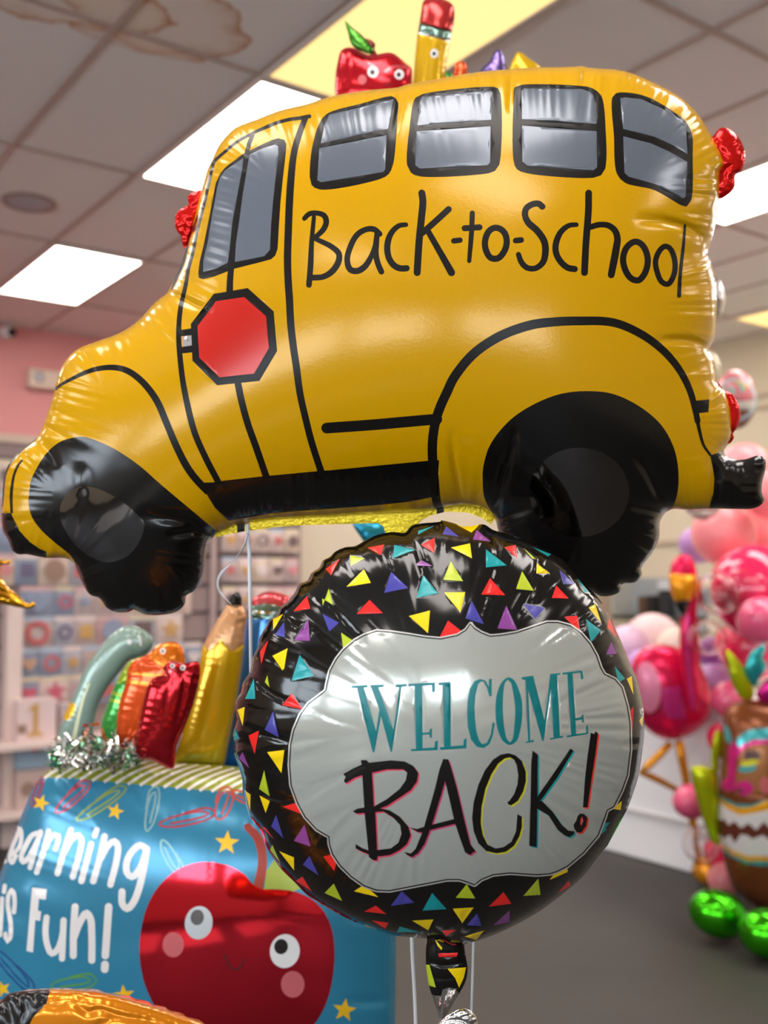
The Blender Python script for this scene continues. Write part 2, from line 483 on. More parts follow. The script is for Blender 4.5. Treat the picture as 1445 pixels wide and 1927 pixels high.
# pale partition closing the back right corner
struct('wall_partition', MB().box((3.86, 6.62, 0), (X1, 6.72, CEIL)), m_beige)
m_frame = mat('window_frame_metal', (60, 60, 62), rough=.4, metal=.6)
k = 1
for side, a0, a1 in (('front', X0+.5, -.9), ('left', *LW_[0]), ('left', *LW_[1]), ('left', *LW_[2])):
    fr = MB()
    for (u0, z0), (u1, z1) in (((a0, WZ0), (a1, WZ0+.06)), ((a0, WZ1-.06), (a1, WZ1)), ((a0, WZ0), (a0+.06, WZ1)), ((a1-.06, WZ0), (a1, WZ1)), (((a0+a1)/2-.03, WZ0), ((a0+a1)/2+.03, WZ1))):
        if side == 'front': fr.box((u0, Y0-.09, z0), (u1, Y0-.03, z1))
        else: fr.box((X0-.09, u0, z0), (X0-.03, u1, z1))
    struct(f'window_{k}', fr, m_frame); k += 1
    ld = bpy.data.lights.new('window_portal', 'AREA'); ld.shape = 'RECTANGLE'; ld.size = a1-a0; ld.size_y = WZ1-WZ0; ld.cycles.is_portal = True
    lo = bpy.data.objects.new('window_portal', ld); COL.objects.link(lo)
    if side == 'front': lo.location = ((a0+a1)/2, Y0-.1, (WZ0+WZ1)/2); lo.rotation_euler = (math.radians(90), 0, 0)
    else: lo.location = (X0-.1, (a0+a1)/2, (WZ0+WZ1)/2); lo.rotation_euler = (math.radians(90), 0, math.radians(-90))
# pavement outside the shop front
struct('ground_outside', MB().box((X0-6, Y0-9, -.12), (X1+6, Y0-.12, -.02)), mat('pavement', (150, 148, 142), rough=.9))
# ceiling T-bars
tb = MB()
kx0 = int(math.floor((X0-GX)/GDX)); kx1 = int(math.ceil((X1-GX)/GDX))
ky0 = int(math.floor((Y0-GY)/GDY)); ky1 = int(math.ceil((Y1-GY)/GDY))
for k in range(kx0+1, kx1): x = GX+k*GDX; tb.box((x-.012, Y0, CEIL-.008), (x+.012, Y1, CEIL))
for k in range(ky0+1, ky1): y = GY+k*GDY; tb.box((X0, y-.012, CEIL-.009), (X1, y+.012, CEIL))
struct('trim_1', tb, m_grid)
# mouldings on the right wall and the far wall
tr = MB()
for z in (3.02, 2.92, 1.86): tr.box((X1-.03, Y0, z), (X1, 6.62, z+.03))
struct('trim_2', tr, m_trim)
struct('baseboard_back', MB().box((X0, Y1-.015, 0), (X1, Y1, .1)), m_white)

# ------------------------------------------------------------------ ceiling lights (2x4 troffers in the grid)
m_warm = mat('diffuser_warm', (255, 236, 150), rough=.6, emit=(255, 222, 148), es=.74)
m_lit = mat('diffuser_white', (255, 244, 235), rough=.6, emit=(255, 247, 242), es=PANEL)
m_rim = mat('light_rim', (225, 215, 205), rough=.4)
LBL = {(0, 0): ('warm yellow ceiling light panel directly behind the bus balloon roof', 'w'),
       (0, 1): ('bright white ceiling light panel between the yellow panel and the bus windscreen', 'n'),
       (0, 3): ('square-looking white ceiling light panel at far left above the pink wall', 'n'),
       (4, 0): ('bright ceiling light panel at right edge beside the upper red bus light', 'n'),
       (8, 1): ('sliver of warm ceiling light panel at far right, lowest of the ceiling lights', 'w')}
cells = list(LBL)+[(6,2),(5,4),(7,3),(3,3),(4,-1),(6,-1),(8,-1),(7,0),(2,1),(3,2),(-3,-2),(-4,-1),(-4,1),(-8,0),(-8,-3),(0,-2),(4,-2),(-4,-3),(0,-4),(4,-4),(7,-3),(-4,3),(-8,2)]  # unseen panels; those behind the bus and off to the right added for brightness
for (i, j) in cells:
    xa, ya = GX+i*GDX, GY+j*GDY
    lab, kd = LBL.get((i, j), ('unseen white ceiling light panel, from a set partly added to brighten the shop', 'n'))
    t = thing('ceiling_light', lab, 'light', (xa+GDX/2, ya+GDY/2, CEIL-.012), 'fluorescent ceiling lights')
    MB().box((xa+.03, ya+.03, CEIL-.016), (xa+GDX-.03, ya+GDY-.03, CEIL-.011)).build('diffuser', m_warm if kd == 'w' else m_lit, t)
    rm = MB()
    for lo_, hi_ in (((xa+.01, ya+.01), (xa+GDX-.01, ya+.03)), ((xa+.01, ya+GDY-.03), (xa+GDX-.01, ya+GDY-.01)), ((xa+.01, ya+.03), (xa+.03, ya+GDY-.03)), ((xa+GDX-.03, ya+.03), (xa+GDX-.01, ya+GDY-.03))):
        rm.box((*lo_, CEIL-.02), (*hi_, CEIL-.009))
    rm.build('frame', m_rim, t)
# ceiling loudspeaker
c = on_plane(55, 380, 2, CEIL)
t = thing('ceiling_speaker', 'round grey loudspeaker grille set in the ceiling at upper left', 'speaker', (c[0], c[1], CEIL-.01))
MB().lathe([(0, -.012), (.105, -.012), (.115, -.008)], c, n=40).build('grille', mat('grille_grey', (176, 178, 186), rough=.6, bump=.3, bscale=900), t, True)
MB().lathe([(.112, -.004), (.118, -.014), (.135, -.012), (.142, -.001)], c, n=40).build('rim', mat('speaker_rim', (160, 140, 132), rough=.5), t, True)
# emergency light on the pink wall
c = on_plane(75, 716, 1, Y1)
t = thing('emergency_light', 'small white emergency light box on the pink wall at far left', 'light', c)
bevel(MB().box((c[0]-.11, Y1-.09, c[2]-.075), (c[0]+.24, Y1, c[2]+.075)).build('housing', mat('ivory_plastic', (225, 205, 185), rough=.5), t), .012)
MB().lathe([(0, .02), (.03, .016), (.045, 0), (.045, -.02)], (c[0]-.03, Y1-.09, c[2]+.01), axis=(0, -1, 0), n=20).build('lamp_head', mat('lens_grey', (190, 190, 195), rough=.15, metal=.5), t, True)
c = on_plane(2, 626, 1, Y1)
t = thing('security_camera', 'little black-lensed white security camera high on the pink wall at left edge', 'camera', c)
MB().lathe([(0, .17), (.035, .165), (.05, .14), (.05, .03), (.03, .02), (.03, 0)], (c[0], Y1, c[2]), axis=(.25, -1, -.15), n=20).build('body', m_white, t, True)
MB().lathe([(0, .185), (.03, .178), (.036, .165)], (c[0], Y1, c[2]), axis=(.25, -1, -.15), n=20).build('lens', mat('black_lens', (15, 15, 18), rough=.1), t, True)

# ================================================================== FOIL MATERIALS
Y_BUS = mat('foil_yellow', (200, 148, 0), rough=.18, metal=.04, spec=.32, coat=.04, bump=.02, bscale=300)
Y_SEAM = mat('foil_yellow_seam', (246, 214, 40), rough=.28, metal=.35, bump=.25, bscale=260)
K_BUS = mat('foil_black', (16, 14, 13), rough=.2, metal=.1, spec=.55)
K_LINE = mat('print_black_line', (20, 17, 14), rough=.3, spec=.22)
GLASS_P = mat('print_pane_grey', (100, 106, 116), rough=.22, metal=.25)
RED_P = mat('print_red', (190, 26, 10), rough=.26, metal=.05)
HUB = mat('foil_bare_dark_mirror', (120, 118, 120), rough=.07, metal=1.0)
SILV = mat('foil_silver', (225, 222, 220), rough=.12, metal=1.0, bump=.15, bscale=120)
RED_F = mat('foil_red', (222, 22, 18), rough=.16, metal=.6, bump=.06, bscale=60)
PANEL_S = mat('print_silver', (214, 212, 206), rough=.3, metal=.5)

# ================================================================== SCHOOL BUS BALLOON
t1 = tl(300, 180, 4.516); t2 = tl(560, 120, 3.6125); t3 = tl(920, 100, 2.89); t5 = tl(950, 340, 3.44); t4 = tl(550, 340, 3.44)
t6 = tl(300, 520, 4.516); t7 = tl(0, 600, 3.44); t8 = tl(0, 880, 3.01); t9 = tl(570, 740, 3.705); z4 = tl(700, 560, 1.9396); zr = tl(1260, 600, 4.816)
bus_outline = [(442,241),(484,224),(526,208),(575,196),(629,180),(690,170),(751,164),(759,161),(810,151),(864,141),(915,134),(960,130),(968,129),(1010,127),(1058,126),(1098,125),(1106,127),(1176,134),(1231,156),(1280,183),(1311,212),(1332,243),(1346,268),(1358,292),(1363,308),(1355,325),(1354,345),(1353,372),(1349,390),(1348,410),(1341,445),(1331,477),(1337,492),(1344,520),(1348,557),(1348,604),(1344,638),(1335,657),(1342,675),(1347,697),(1350,720),(1364,735),(1374,760),(1378,800),(1375,828),(1362,848),(1366,858),(1378,864),(1401,864),(1430,857),(1440,865),(1441,878),(1434,911),(1434,930),(1438,941),(1431,951),(1418,957),(1380,958),(1333,957),(1290,959),(1265,958),(1251,966),(1242,981),(1240,1013),(1226,1042),(1210,1063),(1206,1070),(1208,1080),(1202,1091),(1190,1097),(1174,1098),(1168,1101),(1169,1111),(1154,1120),(1130,1122),(1112,1114),(1098,1119),(1070,1116),(1030,1102),(985,1070),(955,1035),(938,1000),(930,975),(905,957),(880,952),(850,953),(826,957),(780,963),(720,966),(640,971),(570,975),(500,980),(460,986),(425,997),(408,1006),(397,1015),(390,1030),(386,1055),(382,1082),(375,1097),(362,1114),(350,1121),(348,1136),(334,1150),(306,1157),(272,1156),(259,1150),(251,1147),(244,1151),(219,1152),(200,1143),(192,1131),(186,1125),(169,1119),(156,1099),(146,1076),(141,1063),(130,1053),(112,1050),(88,1050),(65,1046),(50,1043),(34,1043),(22,1034),(17,1020),(12,1010),(6,1000),(3,975),(4,945),(7,905),(14,878),(26,861),(45,842),(64,829),(71,822),(82,799),(96,757),(103,734),(110,706),(120,684),(137,664),(154,653),(184,642),(230,624),(265,599),(286,575),(303,560),(313,553),(322,537),(340,499),(358,441),(373,379),(384,341),(391,317),(398,303),(411,275),(425,257)]
R = []
A = R.append
# black sill, bumpers
A(Poly(None, K_BUS, [(366,909),(402,907.5),(416,905),(492,896.5),(598,886.5),(620,885),(700,877),(805,867),(826,866),(822,944),(813,936),(770,944),(718,950),(640,956),(570,961),(500,968),(430,980),(404,955),(386,926)]))
A(Poly('front_bumper', K_BUS, [(-10,966.6),(20.5,965),(28,981),(37,999),(56,1020),(75,1033),(87,1038),(87.5,1060),(-10,1060)]))
A(Poly('rear_bumper', K_BUS, [(1336,857),(1341,880),(1344,901),(1342,928),(1335,953),(1334,975),(1460,975),(1460,840),(1362,846),(1350,852)]))
# front wheel and hub
A(Poly('wheel#1', K_BUS, list(map(tuple, smooth_path([(143,1062),(133,1046),(103,1021),(76,996),(60,973),(54,950),(54,932),(58,905),(70,879),(87,853),(110,833),(131,825),(157,822),(186,831),(221,848),(262,876),(302,911),(334,938),(370,968),(404,997)], False, 6)))+[(430,1003),(430,1190),(120,1190),(136,1070)]))
A(Poly('wheel#1/hubcap', HUB, [(159.5,915),(139.5,920),(123,933),(113,956),(116,983),(129.6,1009.6),(149.5,1033),(176,1051),(206,1058),(236,1049),(256,1029.5),(269,1003),(271,983),(256,966),(232.6,946),(203,928),(179,918)], sm=True))
# rear wheel and hub
A(Poly('wheel#2', K_BUS, list(map(tuple, smooth_path([(927,968),(911,936),(908,900),(909,880),(921.7,838),(958,792),(1004,761),(1056,741),(1107,736),(1154,741.5),(1205,766),(1246,802),(1270,849),(1277,900),(1273,936),(1266,955),(1262,975)], False, 6)))+[(1262,1140),(900,1140),(915,980)]))
A(Poly('wheel#2/hubcap', HUB, ell(1090, 926.5, 94, 84, 0, 56)))
# line art on the yellow
LW = lambda pts, wd, **k: A(Stroke(None, K_LINE, pts, wd, **k))
LW([(412,910),(408.5,903),(388.6,865),(366.4,814.5),(352,759),(344,717),(339,675),(336.5,644),(336.5,613),(340,577.6),(344,560),(350,533),(354,508),(362,478),(373,426),(384,384),(393,344),(401,308)], [12,12,12,11,10,9,7,6,6,6], butt=True)
LW([(401,309),(404,303),(424,285),(446,267),(473,252),(499,240),(521.5,231),(543.6,225),(566,222),(582,219)], [6,6,6,7,7,8])
LW([(575,221),(563.5,251),(553.5,286),(548,330.6),(544.7,379),(542.5,434.6),(541,490),(542.5,534),(544.7,564),(547,608.6),(552,653),(557,686),(564.6,741),(574.6,786),(585.7,830),(596.7,865),(605,890)], [11,14,14,14,13,13], butt=True)
LW([(476,252),(468,273),(461.6,304),(458,320)], [8,9], butt=True)
LW([(436,495),(433,525.5),(432,556)], [11,13], butt=True)
LW([(447,718),(454,752.5),(466,797),(481.6,841),(502,900)], 13, butt=True)
LW([(104,733),(112,726),(131,715),(163,700),(189,693),(215,691.6),(238,697),(259,710.5),(279,731),(296.5,757),(314,797.7),(331,838),(352,879),(369,902),(392,926)], [5,9,12,13,13,14,14], butt=True)
LW([(42,866),(36,873),(27,892),(22,920),(21,935),(22,966)], [4,5,6,5], butt=True)
LW([(67,826),(45,843),(26,863),(15,880),(9,898),(6,925),(4,951)], 4)
LW([(614.5,805.6),(700,799.5),(807.5,790),(822,789)], 20.5)
LW([(829,965),(822,945),(817,902),(814,867),(814,829),(820,791),(829,764),(840,740),(855,709.5),(891,666),(942,632),(999,611.6),(1040,606),(1087,604),(1154,607),(1205,628),(1246,658),(1277,694),(1298,735),(1309,775),(1313,795)], [16,18,18,18,18,18,17,16,15,13,11], butt=True)
LW([(1311,785),(1316,810),(1324,838),(1337,857)], [8,6,5])
A(Poly(None, K_LINE, [(1307,754),(1334.7,751.6),(1333,775.6),(1313,778)]))
LW([(372,406),(366,424),(355,446),(345,490),(333,521),(324,543)], [4,6,7,8,7,4])
LW([(373,424),(367,432),(361,436)], 4)
# door glass
A(Poly('door_window', K_LINE, [(373,512),(376,490),(384,457),(395,401),(406,344),(415,326),(424,315),(455,291),(488,274),(512.6,263),(523.6,260),(535,263),(539,271),(538,286),(532.5,335),(528,379),(525,424),(522.5,468),(518,481),(510,488),(488,494),(442,505.5),(402,521),(382,525.4),(374,523)]))
A(Poly('door_window', GLASS_P, [(423,320.6),(442,308),(457.7,297),(455,321.7),(446,370),(437,419),(432,468),(428.4,494),(406,505.5),(382,512),(383,488),(391,454.6),(399.6,401),(408.5,353),(414,333)]))
A(Poly('door_window', GLASS_P, [(469,290.7),(492.6,279.6),(517,272),(523,275),(523.6,290),(518,339.4),(513.7,379),(510,423.6),(508,470),(497,482),(468,488),(442,493),(444,457),(450.6,412.5),(457,364),(464,322)]))
# stop sign
A(Poly('stop_sign', K_LINE, [(402,553),(466,542),(515,586),(521.4,660.6),(488,717),(408.5,725),(362,679),(359,610)]))
A(Poly('stop_sign', RED_P, [(406,567),(459.4,559),(500.4,595),(506,655),(478,703),(413,710),(375,673),(371.5,614)]))
A(Poly('stop_sign', K_LINE, [(339,621),(360,618),(360.5,631),(339,633)]))
A(Poly('stop_sign', SILV, [(343,633),(360,631),(361,650),(344,652.5)]))
A(Poly('stop_sign', K_LINE, [(341,653),(361.5,650),(362,663),(341,665.5)]))
# side windows
W = [([(615,214),(679,195),(737,181),(744,184),(749,193),(747,231),(740,308),(731.6,327.6),(715,337),(601.5,356.7),(586,348),(582.7,333),(587.7,275),(601.5,230.7)],
      [(619.5,215.5),(740,186.4),(736,211),(730,242),(604,269.5),(610,236)], [(601,279),(727.5,254),(724.7,319),(720.6,323.5),(604,343),(597,338.7)]),
     ([(781.5,183.7),(795,177),(920,163),(936.5,165.7),(941.5,175),(939,311),(931,322),(920,326),(790,332),(773,325),(766,311),(770,244.6)],
      [(795,182),(922.6,170),(926,174),(924,225),(785.6,235.7),(790,192)], [(784,247),(923,237.6),(922,305.5),(917,311),(790,317),(781.5,311)]),
     ([(968.4,164),(982,159.5),(1093,161.6),(1114,165.7),(1131,179.6),(1139.7,245),(1138.7,318),(1131,330),(1117,334.6),(989,325.6),(972,318),(966,300.7),(966,190)],
      [(985.7,166.4),(1093,167.5),(1110,172.7),(1116.5,179.6),(1122.4,233),(982,224),(981.6,171)], [(982,236),(1122.4,247),(1123.5,314.5),(1117,320.4),(992.7,311.8),(983,304)]),
     ([(1152,183),(1159,175.4),(1176,173.7),(1217.6,182),(1273,214),(1290,228),(1302,252),(1303.4,293.8),(1300.6,376.8),(1292,389),(1283,387),(1231,357.8),(1176,344),(1160.5,326.6),(1155,255.7)],
      [(1167,184.8),(1176,183),(1207,186.5),(1252,207),(1283,226),(1291,238),(1293.7,290),(1266,273),(1231,257),(1172.6,242.6)], [(1172.6,256.4),(1224.5,269.6),(1259,285),(1292.7,305),(1290,370),(1285,373),(1231,345.7),(1183,332.5),(1175,325)])]
for i, (o_, a_, b_) in enumerate(W):
    A(Poly(f'window#{i+1}', K_LINE, o_, sm=True, step=8)); A(Poly(f'window#{i+1}', GLASS_P, a_)); A(Poly(f'window#{i+1}', GLASS_P, b_))
# hand lettering
def LT(pts, wd, **k): A(Stroke('lettering', K_LINE, pts, wd, **k))
LT(t4((140,235),(125,400),(118,550),(108,675)), [8,9,11,11]); LT(t4((78,245),(110,215),(160,210),(205,225),(220,260),(205,310),(140,375)), [9,10,10,11,11,10,9])
LT(t4((140,372),(190,395),(250,425),(300,470),(300,520),(260,585),(200,622),(130,628)), [9,10,11,12,12,11,11])
LT(t4((565,345),(530,315),(480,315),(420,350),(375,430),(355,515),(375,575),(420,585),(470,555),(515,480),(540,390)), [11,11,11,11,11,11,12,12,11,9,6]); LT(t4((548,345),(540,470),(555,540),(577,590)), [10,12,11,11])
LT(t4((735,285),(690,292),(640,340),(615,420),(625,500),(660,550),(700,568),(740,567)), [9,10,11,12,12,12,12,12])
LT(t4((838,80),(845,130),(835,250),(820,400),(808,595)), 13.5); LT(t4((1012,185),(930,260),(840,340)), 12); LT(t4((880,330),(960,470),(1030,595)), [11,12,14])
LT(t4((1045,390),(1085,385)), 10.5); LT(t4((1165,210),(1160,330),(1145,520)), [10,9.5,8]); LT(t4((1115,308),(1212,302)), 11.5)
LT(t4((1310,305),(1270,330),(1247,395),(1255,455),(1285,500),(1330,503),(1370,460),(1388,400),(1375,340),(1345,312)), 12, closed=True)
LT(t5((70,388),(105,384)), 11)
LT(t5((242,168),(222,150),(180,152),(138,180),(130,222),(150,270),(210,325),(255,395),(262,465),(245,530),(195,568),(140,562),(105,525),(88,478)), [12,12,12,12,13,13,13,13,13,12,11,11,11,10])
LT(t5((462,285),(415,290),(360,335),(328,420),(335,480),(370,535),(410,565),(452,572)), [9,10,11,12,12,12,12,12])
LT(t5((542,80),(540,200),(525,400),(515,595)), 13); LT(t5((555,300),(610,285),(670,290),(710,320),(728,370),(720,440),(688,610)), [11,11,12,13,14,14,13])
LT(t5((840,395),(790,430),(765,500),(780,580),(820,635),(865,645),(905,600),(925,520),(910,450),(880,408)), 12, closed=True)
LT(t5((1035,425),(1000,455),(975,520),(985,590),(1015,655),(1055,670),(1090,620),(1102,550),(1090,480),(1065,435)), 10.5, closed=True)
LT(t5((1165,290),(1155,420),(1135,600),(1127,745)), [5,6.5,7,8])

BUS_D = 1.15
bus, bus_parts = foil('school_bus_balloon', 'big yellow foil school bus balloon with hand-lettered greeting and black wheels', 'balloon', bus_outline, BUS_D, Y_BUS, R,
    alpha=.62, spacing=7.0, ras=5.0, step=5.0, tilt=(-3, 0), bodyname='body', back=Y_BUS, prefix='',
    fine=(3.8, 95), wrinkles=[(1.7, 16.0, 48.0, 7.0), (3.0, 41.0, 40.0, 10.0)],
    creases=[([(751,150),(752,185),(747,225),(742,262)], 9, 6), ([(964,118),(962,160),(958,215)], 8, 6), ([(1101,112),(1099,140),(1094,170)], 7, 6),
             ([(1205,412),(1255,417),(1300,432),(1345,468)], 10, 8), ([(1240,640),(1290,640),(1320,648),(1345,665)], 8, 7),
             ([(300,548),(330,558),(368,575),(400,590)], 9, 9), ([(410,1012),(360,985),(300,972),(255,968)], 12, 12), ([(408,1008),(370,1000),(310,1008)], 9, 9),
             ([(922,975),(940,920),(955,860),(968,800)], 13, 10), ([(928,968),(980,958),(1010,940)], 12, 14), ([(1258,962),(1240,930),(1215,880),(1190,845)], 10, 10),
             ([(1260,968),(1210,955),(1170,945)], 9, 10), ([(1335,960),(1345,920),(1342,880),(1335,850)], 12, 10),
             ([(870,955),(862,910),(852,860),(850,800)], 8, 5), ([(153,935),(150,900),(156,870)], -6, 14), ([(70,826),(95,850),(110,880)], 7, 10)],
    part_labels={'lettering': 'black hand-drawn words along the side', 'stop_sign': 'red octagon sign outlined in black', 'wheel#1': 'black front wheel', 'wheel#2': 'black rear wheel',
                 'wheel#1/hubcap': 'dark mirror hubcap', 'wheel#2/hubcap': 'dark mirror hubcap', 'door_window': 'tall grey door glass split in two', 'front_bumper': 'black bumper under the nose', 'rear_bumper': 'black bumper at the tail'})
# flat welded seam flap hanging along the underside
fl = t9((0,838),(300,820),(550,805),(740,775),(850,745),(940,765),(1150,770),(1290,800),(1345,860),(1310,915),(1250,870),(1150,832),(1000,826),(900,850),(830,882),(760,955),(740,1060),(590,1060),(575,975),(563,930),(525,906),(350,910),(0,920)) + [(520,992),(460,1000),(425,1006),(408,1012),(398,1004),(420,985),(455,975),(520,968)]
foil('x', 'x', 'x', fl, BUS_D+.004, Y_SEAM, [Poly(None, K_LINE, [(446,960),(460,958),(461,1010),(446,1010)]), Poly(None, K_LINE, t9((930,765),(985,765),(982,860),(932,860)))],
     alpha=.10, spacing=9, ras=4, step=4, root=bus, bodyname='seam_flap', sm=False, prefix='seam_flap_')
# red foil lamps sticking out of the seam
foil('x', 'x', 'x', [(380,358),(362,363),(353,370),(354,386),(340,393),(331,404),(329,419),(333,435),(341,444),(342,455),(347,466),(352,462),(360,441),(368,415),(380,379)], BUS_D+.013, RED_F, alpha=.6, spacing=5, ras=3, step=3, root=bus,
     bodyname='warning_light', wrinkles=[(2.2, 16, 30, 4)], creases=[([(352,396),(362,390),(375,385)], 7, 4), ([(350,440),(352,425),(356,410)], 5, 5)], prefix='warning_light_')
foil('x', 'x', 'x', [(1330,258),(1340,257),(1352,243),(1363,240),(1384,252),(1399,276),(1402,300),(1396,321),(1384,329),(1382,352),(1370,366),(1352,374),(1342,345),(1336,300)], BUS_D-.016, RED_F, alpha=.6, spacing=5, ras=3, step=3, root=bus,
     bodyname='warning_light', wrinkles=[(2.2, 17, 30, 4)], creases=[([(1358,345),(1366,318),(1384,308)], 8, 4), ([(1352,275),(1362,290),(1375,300)], 5, 5)], prefix='warning_light_')
foil('x', 'x', 'x', [(1340,714),(1349,718),(1364,735),(1376,740),(1389,760),(1393,783),(1386,806),(1379,816),(1381,823),(1372,835),(1351,836),(1343,824),(1341,787),(1340,745)], BUS_D-.024, RED_F, alpha=.55, spacing=5, ras=3, step=3, root=bus,
     bodyname='tail_light', wrinkles=[(1.8, 15, 30, 4)], creases=[([(1345,800),(1352,770),(1375,745)], 4, 4), ([(1346,826),(1362,818),(1378,812)], 6, 3), ([(1344,775),(1356,778),(1368,775)], 4, 4)], prefix='tail_light_')

# ================================================================== WELCOME BACK BALLOON
K_RND = mat('foil_black_round', (17, 15, 13), rough=.13, metal=.15, spec=.6)
TRI = {'r': mat('print_tri_red', (232, 38, 34), rough=.25, metal=.05), 'y': mat('print_tri_yellow', (244, 206, 14), rough=.25, metal=.05), 't': mat('print_tri_teal', (18, 146, 150), rough=.25, metal=.05),
       'g': mat('print_tri_lime', (176, 190, 40), rough=.25, metal=.05), 'p': mat('print_tri_purple', (136, 66, 140), rough=.25, metal=.05), 'b': mat('print_tri_blue', (70, 66, 150), rough=.25, metal=.05)}
TEAL = mat('print_teal', (4, 112, 116), rough=.3, metal=.05)
K_PR = mat('print_black', (22, 19, 18), rough=.2)
r7 = tl(430, 960, 3.6125); r8 = tl(800, 960, 3.44); rl = tl(430, 1220, 5.668); bl = tl(450, 1500, 3.6125); br = tl(820, 1560, 3.6125)
q3 = tl(540, 1160, 4.25); q4 = tl(860, 1160, 4.014); q5 = tl(540, 1400, 4.25); q6 = tl(860, 1360, 4.014)
rnd = r7((1445,75),(1300,92),(1240,110),(1200,152),(1110,148),(1000,172),(940,200),(855,245),(800,250),(720,285),(685,320),(640,342),(622,385),(560,432),(538,478),(480,502),(455,552),(400,620),(345,665),(330,712),(282,742),(255,790),(207,875),(198,930),(167,998)) + \
      rl((228,250),(155,365),(130,470),(78,560),(70,690),(80,775),(44,925),(64,1012),(62,1130),(108,1260),(145,1400),(152,1550),(198,1725),(225,1790)) + \
      bl((105,175),(150,235),(190,345),(280,482),(380,582),(470,672),(600,752),(750,832),(900,892),(1050,940),(1200,956),(1330,970)) + \
      br((110,798),(240,772),(400,718),(560,642),(700,562),(850,452),(1000,322),(1100,192),(1170,110)) + q6((1130,940),(1260,700),(1290,640),(1320,560),(1370,400),(1400,200),(1412,100)) + \
      q4((1410,720),(1390,600),(1360,480),(1300,340),(1240,190),(1180,60)) + r8((1190,668),(1100,545),(1040,490),(900,332),(800,270),(700,217),(600,176),(520,150),(440,128),(380,92),(300,103),(240,105),(190,86),(100,66))
R = []; A = R.append
